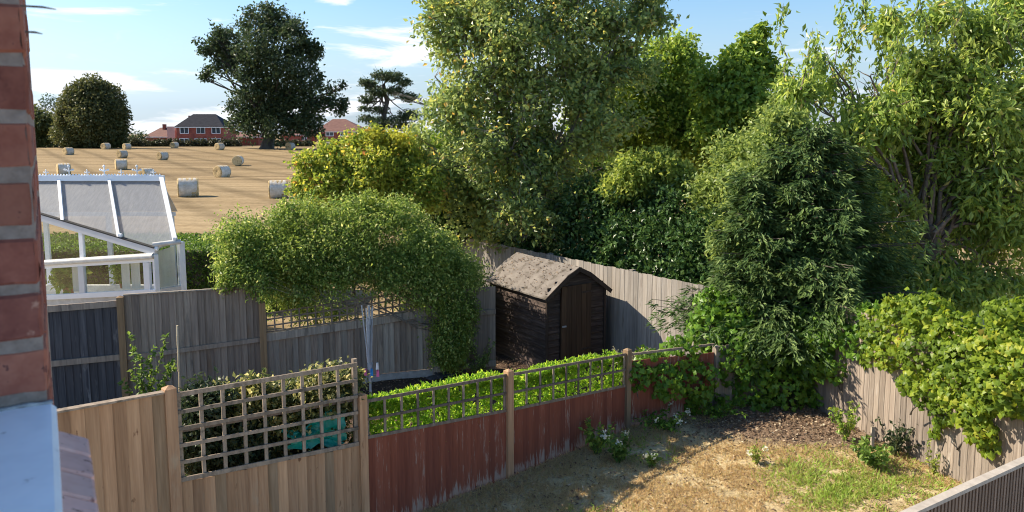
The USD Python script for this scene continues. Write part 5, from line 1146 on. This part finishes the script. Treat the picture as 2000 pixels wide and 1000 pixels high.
part(ts, "hem_cord", tube(g3[0] + [0, 0, 0.004], 0.006, 5), "teal_sheet")

# ------------------------------------------------------------------ things in the neighbouring garden
rng = np.random.default_rng(81)
dp = on_z(728, 775, -0.5); Yd = 13.2
c0 = at(724, 770, Yd); c0[2] = -0.5
rot_ = thing("rotary_dryer", "folded grey rotary clothes dryer standing before the grey fence", "clothes dryer", c0)
Zt = at(722, 597, Yd)[2]
part(rot_, "pole", tube([c0 + [0, 0, -0.05], (*c0[:2], 0.45), (*c0[:2], Zt)], 0.022, 8), "steel_grey", smooth=40)
for dx, y_top, dy in ((-0.135, 597, 0.03), (0.075, 597, -0.03), (-0.03, 600, -0.08), (0.03, 604, 0.07)):
    part(rot_, "arm", tube([(c0[0] + dx * 0.25, c0[1] + dy, 0.25), (c0[0] + dx, c0[1] + dy, at(722, y_top, Yd)[2])], 0.012, 6), "steel_grey", smooth=40)
part(rot_, "hub", tube([(*c0[:2], 0.98), (*c0[:2], 1.12)], [0.05, 0.045], 10), "steel_grey", smooth=40)
part(rot_, "hub", tube([(*c0[:2], 0.16), (*c0[:2], 0.28)], [0.045, 0.05], 10), "steel_grey", smooth=40)
for k_ in range(6):
    a_ = k_ * 1.05
    part(rot_, "line", tube([(c0[0] + 0.05 * math.cos(a_), c0[1] + 0.05 * math.sin(a_), 0.28), (c0[0] + 0.06 * math.cos(a_ + .4), c0[1] + 0.06 * math.sin(a_ + .4), 0.7), (c0[0] + 0.05 * math.cos(a_ + .8), c0[1] + 0.05 * math.sin(a_ + .8), Zt - 0.15)], 0.0025, 3), "peg_white")
for (px, py, mname, lab) in ((714, 727, "peg_pink", "pink clothes peg, leftmost of those on the folded dryer"), (726, 727, "peg_blue", "blue clothes peg in the middle of the folded dryer's pegs"), (737, 715, "peg_white", "white clothes peg, highest on the folded dryer"), (738, 729, "peg_pink", "pink clothes peg hanging below the white one on the dryer")):
    p = at(px, py, Yd - 0.06)
    t = thing("clothes_peg", lab, "clothes peg", p, "pegs on the clothes dryer")
    part(t, "peg_half", bar(p + [-0.014, 0, -0.06], p + [-0.007, 0, 0.06], 0.022, 0.036, (0, 1, 0)), mname)
    part(t, "peg_half", bar(p + [0.014, 0, -0.06], p + [0.007, 0, 0.06], 0.022, 0.036, (0, 1, 0)), mname)
def leafy(name, label, cat, base, stems, rng, leaf, leafm, per=14, r=0.008, aspect=0.6, flowers=None):
    """an upright plant: stems (end points) set with leaves"""
    t = thing(name, label, cat, base)
    ms, P, D, T = [], [], [], []
    base = np.asarray(base, float)
    for e in stems:
        e = np.asarray(e, float); L = np.linalg.norm(e - base)
        pts = curve(base + rng.normal(0, 0.02, 3) * [1, 1, 0], e, 0.06 * L, 6, 0.02 * L, rng)
        ms.append(tube(pts, np.linspace(r, r * 0.4, 6), 4))
        k = int(per * max(1, L / 0.5)); tt_ = rng.uniform(0.12, 1.02, k)
        q = np.stack([np.interp(tt_, np.linspace(0, 1, 6), pts[:, a]) for a in range(3)], 1)
        d = unit(rng.normal(0, 1, (k, 3)) + [0, 0, 0.25])
        P.append(q); D.append(d); T.append(rng.uniform(0, 1, k))
    P, D, T = np.vstack(P), np.vstack(D), np.concatenate(T)
    LL = leaf * rng.uniform(0.6, 1.25, len(P))
    part(t, "stem", join(ms), "stem_green")
    part(t, "foliage", leaves(P, D, unit(rng.normal(0, .5, (len(P), 3)) + [0, -.2, 1]), LL, LL * aspect), leafm, tint=np.repeat(T, 4))
    if flowers:
        fp = np.array([np.asarray(e) for e in stems])[:flowers]
        fp = np.repeat(fp, 10, 0) + rng.normal(0, 0.018, (len(fp) * 10, 3)); nfl = len(fp)
        part(t, "flowers", leaves(fp, unit(rng.normal(0, .6, (nfl, 3)) + [0, 0, .5]), unit(rng.normal(0, .4, (nfl, 3)) + [0, 0, 1]), 0.04, 0.03), "petal_white", tint=np.repeat(rng.uniform(0, 1, nfl), 4), kind="stuff")
    return t
Yp = 12.1
b_ = at(287, 800, Yp); b_[2] = -0.5
leafy("young_tree", "young fruit bush with upright leafy shoots against the grey fence", "plant", b_, [at(x, y, Yp + rng.uniform(-.2, .2)) for x, y in ((252, 655), (270, 690), (325, 655), (335, 705), (300, 680), (260, 720), (315, 740), (275, 740), (290, 700), (340, 715), (240, 745))], rng, 0.085, "leaf_weed", per=26)
cb_ = at(352, 790, 12.3); ct_ = at(346, 636, 12.3); cb_[2] = -0.55
cn = thing("bamboo_cane", "pale bamboo cane standing upright right of the young fruit bush", "cane", cb_)
part(cn, "cane", tube([lerp(cb_, ct_, q) for q in np.linspace(0, 1, 8)], 0.017, 7), "cane", smooth=50)
part(cn, "joints", join([tube([lerp(cb_, ct_, q - .004), lerp(cb_, ct_, q + .004)], 0.021, 7) for q in (0.2, 0.38, 0.56, 0.74, 0.9)]), "cane")
def gnd(px, py, z):
    p = on_z(px, py, z); return p
b_ = gnd(940, 735, -0.5)
leafy("weed_clump", "grey green weeds growing at the foot of the black shed", "plant", b_, [b_ + [rng.uniform(-.45, .35), rng.uniform(-.2, .3), rng.uniform(.25, .75)] for _ in range(22)], rng, 0.085, "leaf_elder", per=16, aspect=0.35)
b_ = at(1228, 712, 13.6); b_[2] = -0.5
leafy("pale_shrub", "dry cream coloured bush between the shed and the trellis end", "shrub", b_, [b_ + [rng.uniform(-.3, .35), rng.uniform(-.3, .3), rng.uniform(.5, 1.0)] for _ in range(24)], rng, 0.07, "leaf_pale", per=20)
b_ = at(1262, 700, 13.3); b_[2] = -0.5
leafy("small_bush", "small dark green bush right of the dry cream bush", "shrub", b_, [b_ + [rng.uniform(-.25, .35), rng.uniform(-.2, .2), rng.uniform(.5, 1.05)] for _ in range(16)], rng, 0.08, "leaf_dark_tree", per=16)
pk = thing("old_board", "dark old board lying on the soil left of the shed", "board", gnd(870, 735, -0.46))
part(pk, "plank", bar(gnd(838, 740, -0.44), gnd(905, 722, -0.44), 0.2, 0.03), "dark_wood_1")
part(pk, "batten", bar(gnd(850, 728, -0.415), gnd(862, 740, -0.415), 0.05, 0.02), "dark_wood_2")

# ------------------------------------------------------------------ plants and litter on the lawn side
rng = np.random.default_rng(91)
def weed(name, label, px, py, w, h, ns, leaf, leafm, cat="plant", per=14, flowers=None, aspect=0.6):
    b = on_z(px, py, 0.0); b[2] = float(nz(b[0], b[1], 0.09, 5))
    leafy(name, label, cat, b, [b + [rng.uniform(-w, w), rng.uniform(-w, w), h * rng.uniform(.45, 1)] for _ in range(ns)], rng, leaf, leafm, per=per, flowers=flowers, aspect=aspect, r=0.005)
weed("nettle_clump", "dark green nettles against the red fence right of the middle post", 1165, 885, .24, .46, 16, 0.07, "leaf_dark_tree", per=18)
weed("white_flower_plant", "bright green plant topped with white flowers near the red fence", 1205, 900, .18, .46, 14, 0.08, "leaf_weed", flowers=6, per=18)
weed("white_flower_plant", "small isolated plant with a white flower head out on the shaded grass", 1272, 912, .10, .30, 6, 0.06, "leaf_weed", flowers=3)
weed("low_weeds", "low dark weeds with pale flowers along the red fence foot under the ivy", 1295, 838, .5, .22, 30, 0.06, "leaf_ivy_dark", flowers=8)
weed("low_weeds", "low dark weeds at the ivy's foot beside the grey end post", 1400, 812, .45, .25, 26, 0.06, "leaf_ivy_dark")
weed("leafy_shrub", "round leafy weed on the bare soil in front of the right fence", 1700, 912, .28, .34, 26, 0.075, "leaf_weed", per=18)
weed("dark_seedlings", "dark weeds growing up the foot of the right fence", 1650, 862, .22, .62, 18, 0.07, "leaf_dark_tree")
weed("dark_seedlings", "dark bushy weed right of the small pale post by the right fence", 1745, 890, .25, .5, 22, 0.06, "leaf_dark_bush", per=18)
weed("tall_weed", "thin upright weed before the right fence near the slatted screen", 1822, 925, .12, .45, 7, 0.05, "leaf_lime_shrub")
weed("pale_weed", "pale seedy weed standing where the shade meets the sunlit lawn", 1478, 905, .12, .28, 8, 0.05, "leaf_lime_shrub", flowers=3)
wp0 = on_z(1703, 878, 0.0)
wpst = thing("pale_post", "small weathered pale post leaning at the foot of the right fence", "post", wp0)
part(wpst, "post", bar(wp0 + [0, 0, -0.05], wp0 + [0.02, 0.05, 0.30], 0.04, 0.04, (0, 1, 0)), "grey_wood_3")
part(wpst, "cap", bar(wp0 + [0.02, 0.05, 0.30], wp0 + [0.021, 0.051, 0.31], 0.045, 0.045, (0, 1, 0)), "grey_wood_3")
from shapely.geometry import Polygon, Point
import shapely
lawn_pg = Polygon(LAWN)
n = 260000
gxy = np.stack([rng.uniform(-2.2, 6.4, n), 6.0 + 6.2 * rng.uniform(0, 1, n) ** 1.0], 1)
keep = shapely.contains_xy(lawn_pg, gxy[:, 0], gxy[:, 1])
dist = np.linalg.norm((gxy - bare[:2]) * [0.62, 1.1], axis=1) + (meshkit.noise(np.c_[gxy * 1.5, gxy[:, :1] * 0]) - 0.5)
clump = meshkit.fbm(np.c_[gxy * 3.5, gxy[:, :1] * 0], 3, 8)
keep &= (dist > rng.uniform(0.7, 1.5, n)) & (clump + rng.uniform(-0.15, 0.15, n) > 0.36)
gxy, clump = gxy[keep], clump[keep]; n = len(gxy)
P = np.c_[gxy, nz(gxy[:, 0], gxy[:, 1], 0.09, 5) - 0.005]
gc1, gc2, gc3 = on_z(1650, 980)[:2], on_z(1600, 930)[:2], on_z(1790, 960)[:2]
green = 0.65 * np.exp(-np.sum(((gxy - gc1) / [0.5, 0.45]) ** 2, 1)) + 0.5 * np.exp(-np.sum(((gxy - gc2) / [0.5, 0.4]) ** 2, 1)) + 0.4 * np.exp(-np.sum(((gxy - gc3) / [0.5, 0.4]) ** 2, 1)) + 0.35 * (meshkit.noise(np.c_[gxy * 1.1, gxy[:, :1] * 0], 7) - 0.45)
T = np.where(rng.uniform(0, 1, n) < green, rng.uniform(0.8, 1.0, n), rng.uniform(0, 0.74, n))
D = unit(rng.normal(0, 0.75, (n, 3)) * [1, 1, 0.3] + [0, 0, 0.65]); LL = rng.uniform(0.025, 0.075, n) * (1 + 0.7 * (T > 0.78))
struct("grass", leaves(P, D, unit(rng.normal(0, 1, (n, 3)) + [0, 0, .4]), LL, rng.uniform(0.004, 0.008, n), fold=0, curl=0.25), "grass_blade", "short dry and green grass of the lawn", kind="stuff", tint=np.repeat(T, 4))
n = 4200
q = bare[:2] + rng.normal(0, 1, (n, 2)) * [1.0, 0.5]
q = np.vstack([q, np.stack([rng.uniform(-0.5, 5.5, 2500), rng.uniform(8, 12, 2500)], 1)])
q = q[shapely.contains_xy(lawn_pg, q[:, 0], q[:, 1])]; n = len(q)
P = np.c_[q, nz(q[:, 0], q[:, 1], 0.09, 5) + rng.uniform(0, 0.03, n)]
struct("leaf_litter", leaves(P, unit(rng.normal(0, 1, (n, 3)) * [1, 1, .25]), unit(rng.normal(0, .5, (n, 3)) + [0, 0, 1]), rng.uniform(0.02, 0.07, n), rng.uniform(0.012, 0.04, n)), "litter", "dead leaves and bark chips on the bare corner", kind="stuff", tint=np.repeat(rng.uniform(0, 1, n), 4))
n = 5000
q = np.stack([rng.uniform(-3.5, 1.0, n), rng.uniform(11.5, 16, n)], 1)
P = np.c_[q, nz(q[:, 0], q[:, 1], 0.10, 3) - 0.5 + rng.uniform(0, 0.02, n)]
struct("leaf_litter", leaves(P, unit(rng.normal(0, 1, (n, 3)) * [1, 1, .25]), unit(rng.normal(0, .5, (n, 3)) + [0, 0, 1]), rng.uniform(0.02, 0.06, n), rng.uniform(0.012, 0.035, n)), "litter", "dead leaves on the neighbour's soil", kind="stuff", tint=np.repeat(rng.uniform(0, 0.9, n), 4))
# leaves fallen on the shed roof
n = 260
aa = rng.uniform(-0.05, SW / 2, n); bb2 = SD * rng.uniform(0.0, 1, n) ** 0.8
zz = np.interp(aa, [-0.10, 0.30 * SW, 0.5 * SW], [SE - 0.085, SR - 0.135, SR + 0.015]) + 0.038
P = np.array([spt(a, b, z) for a, b, z in zip(aa, bb2, zz)])
struct("fallen_leaves", leaves(P, unit(rng.normal(0, 1, (n, 3)) * [1, 1, .3]), unit(rng.normal(0, .4, (n, 3)) + [0, 0, 1]), 0.05, 0.03), "litter", "brown leaves fallen on the shed's felt roof", kind="stuff", tint=np.repeat(rng.uniform(0, .8, n), 4))
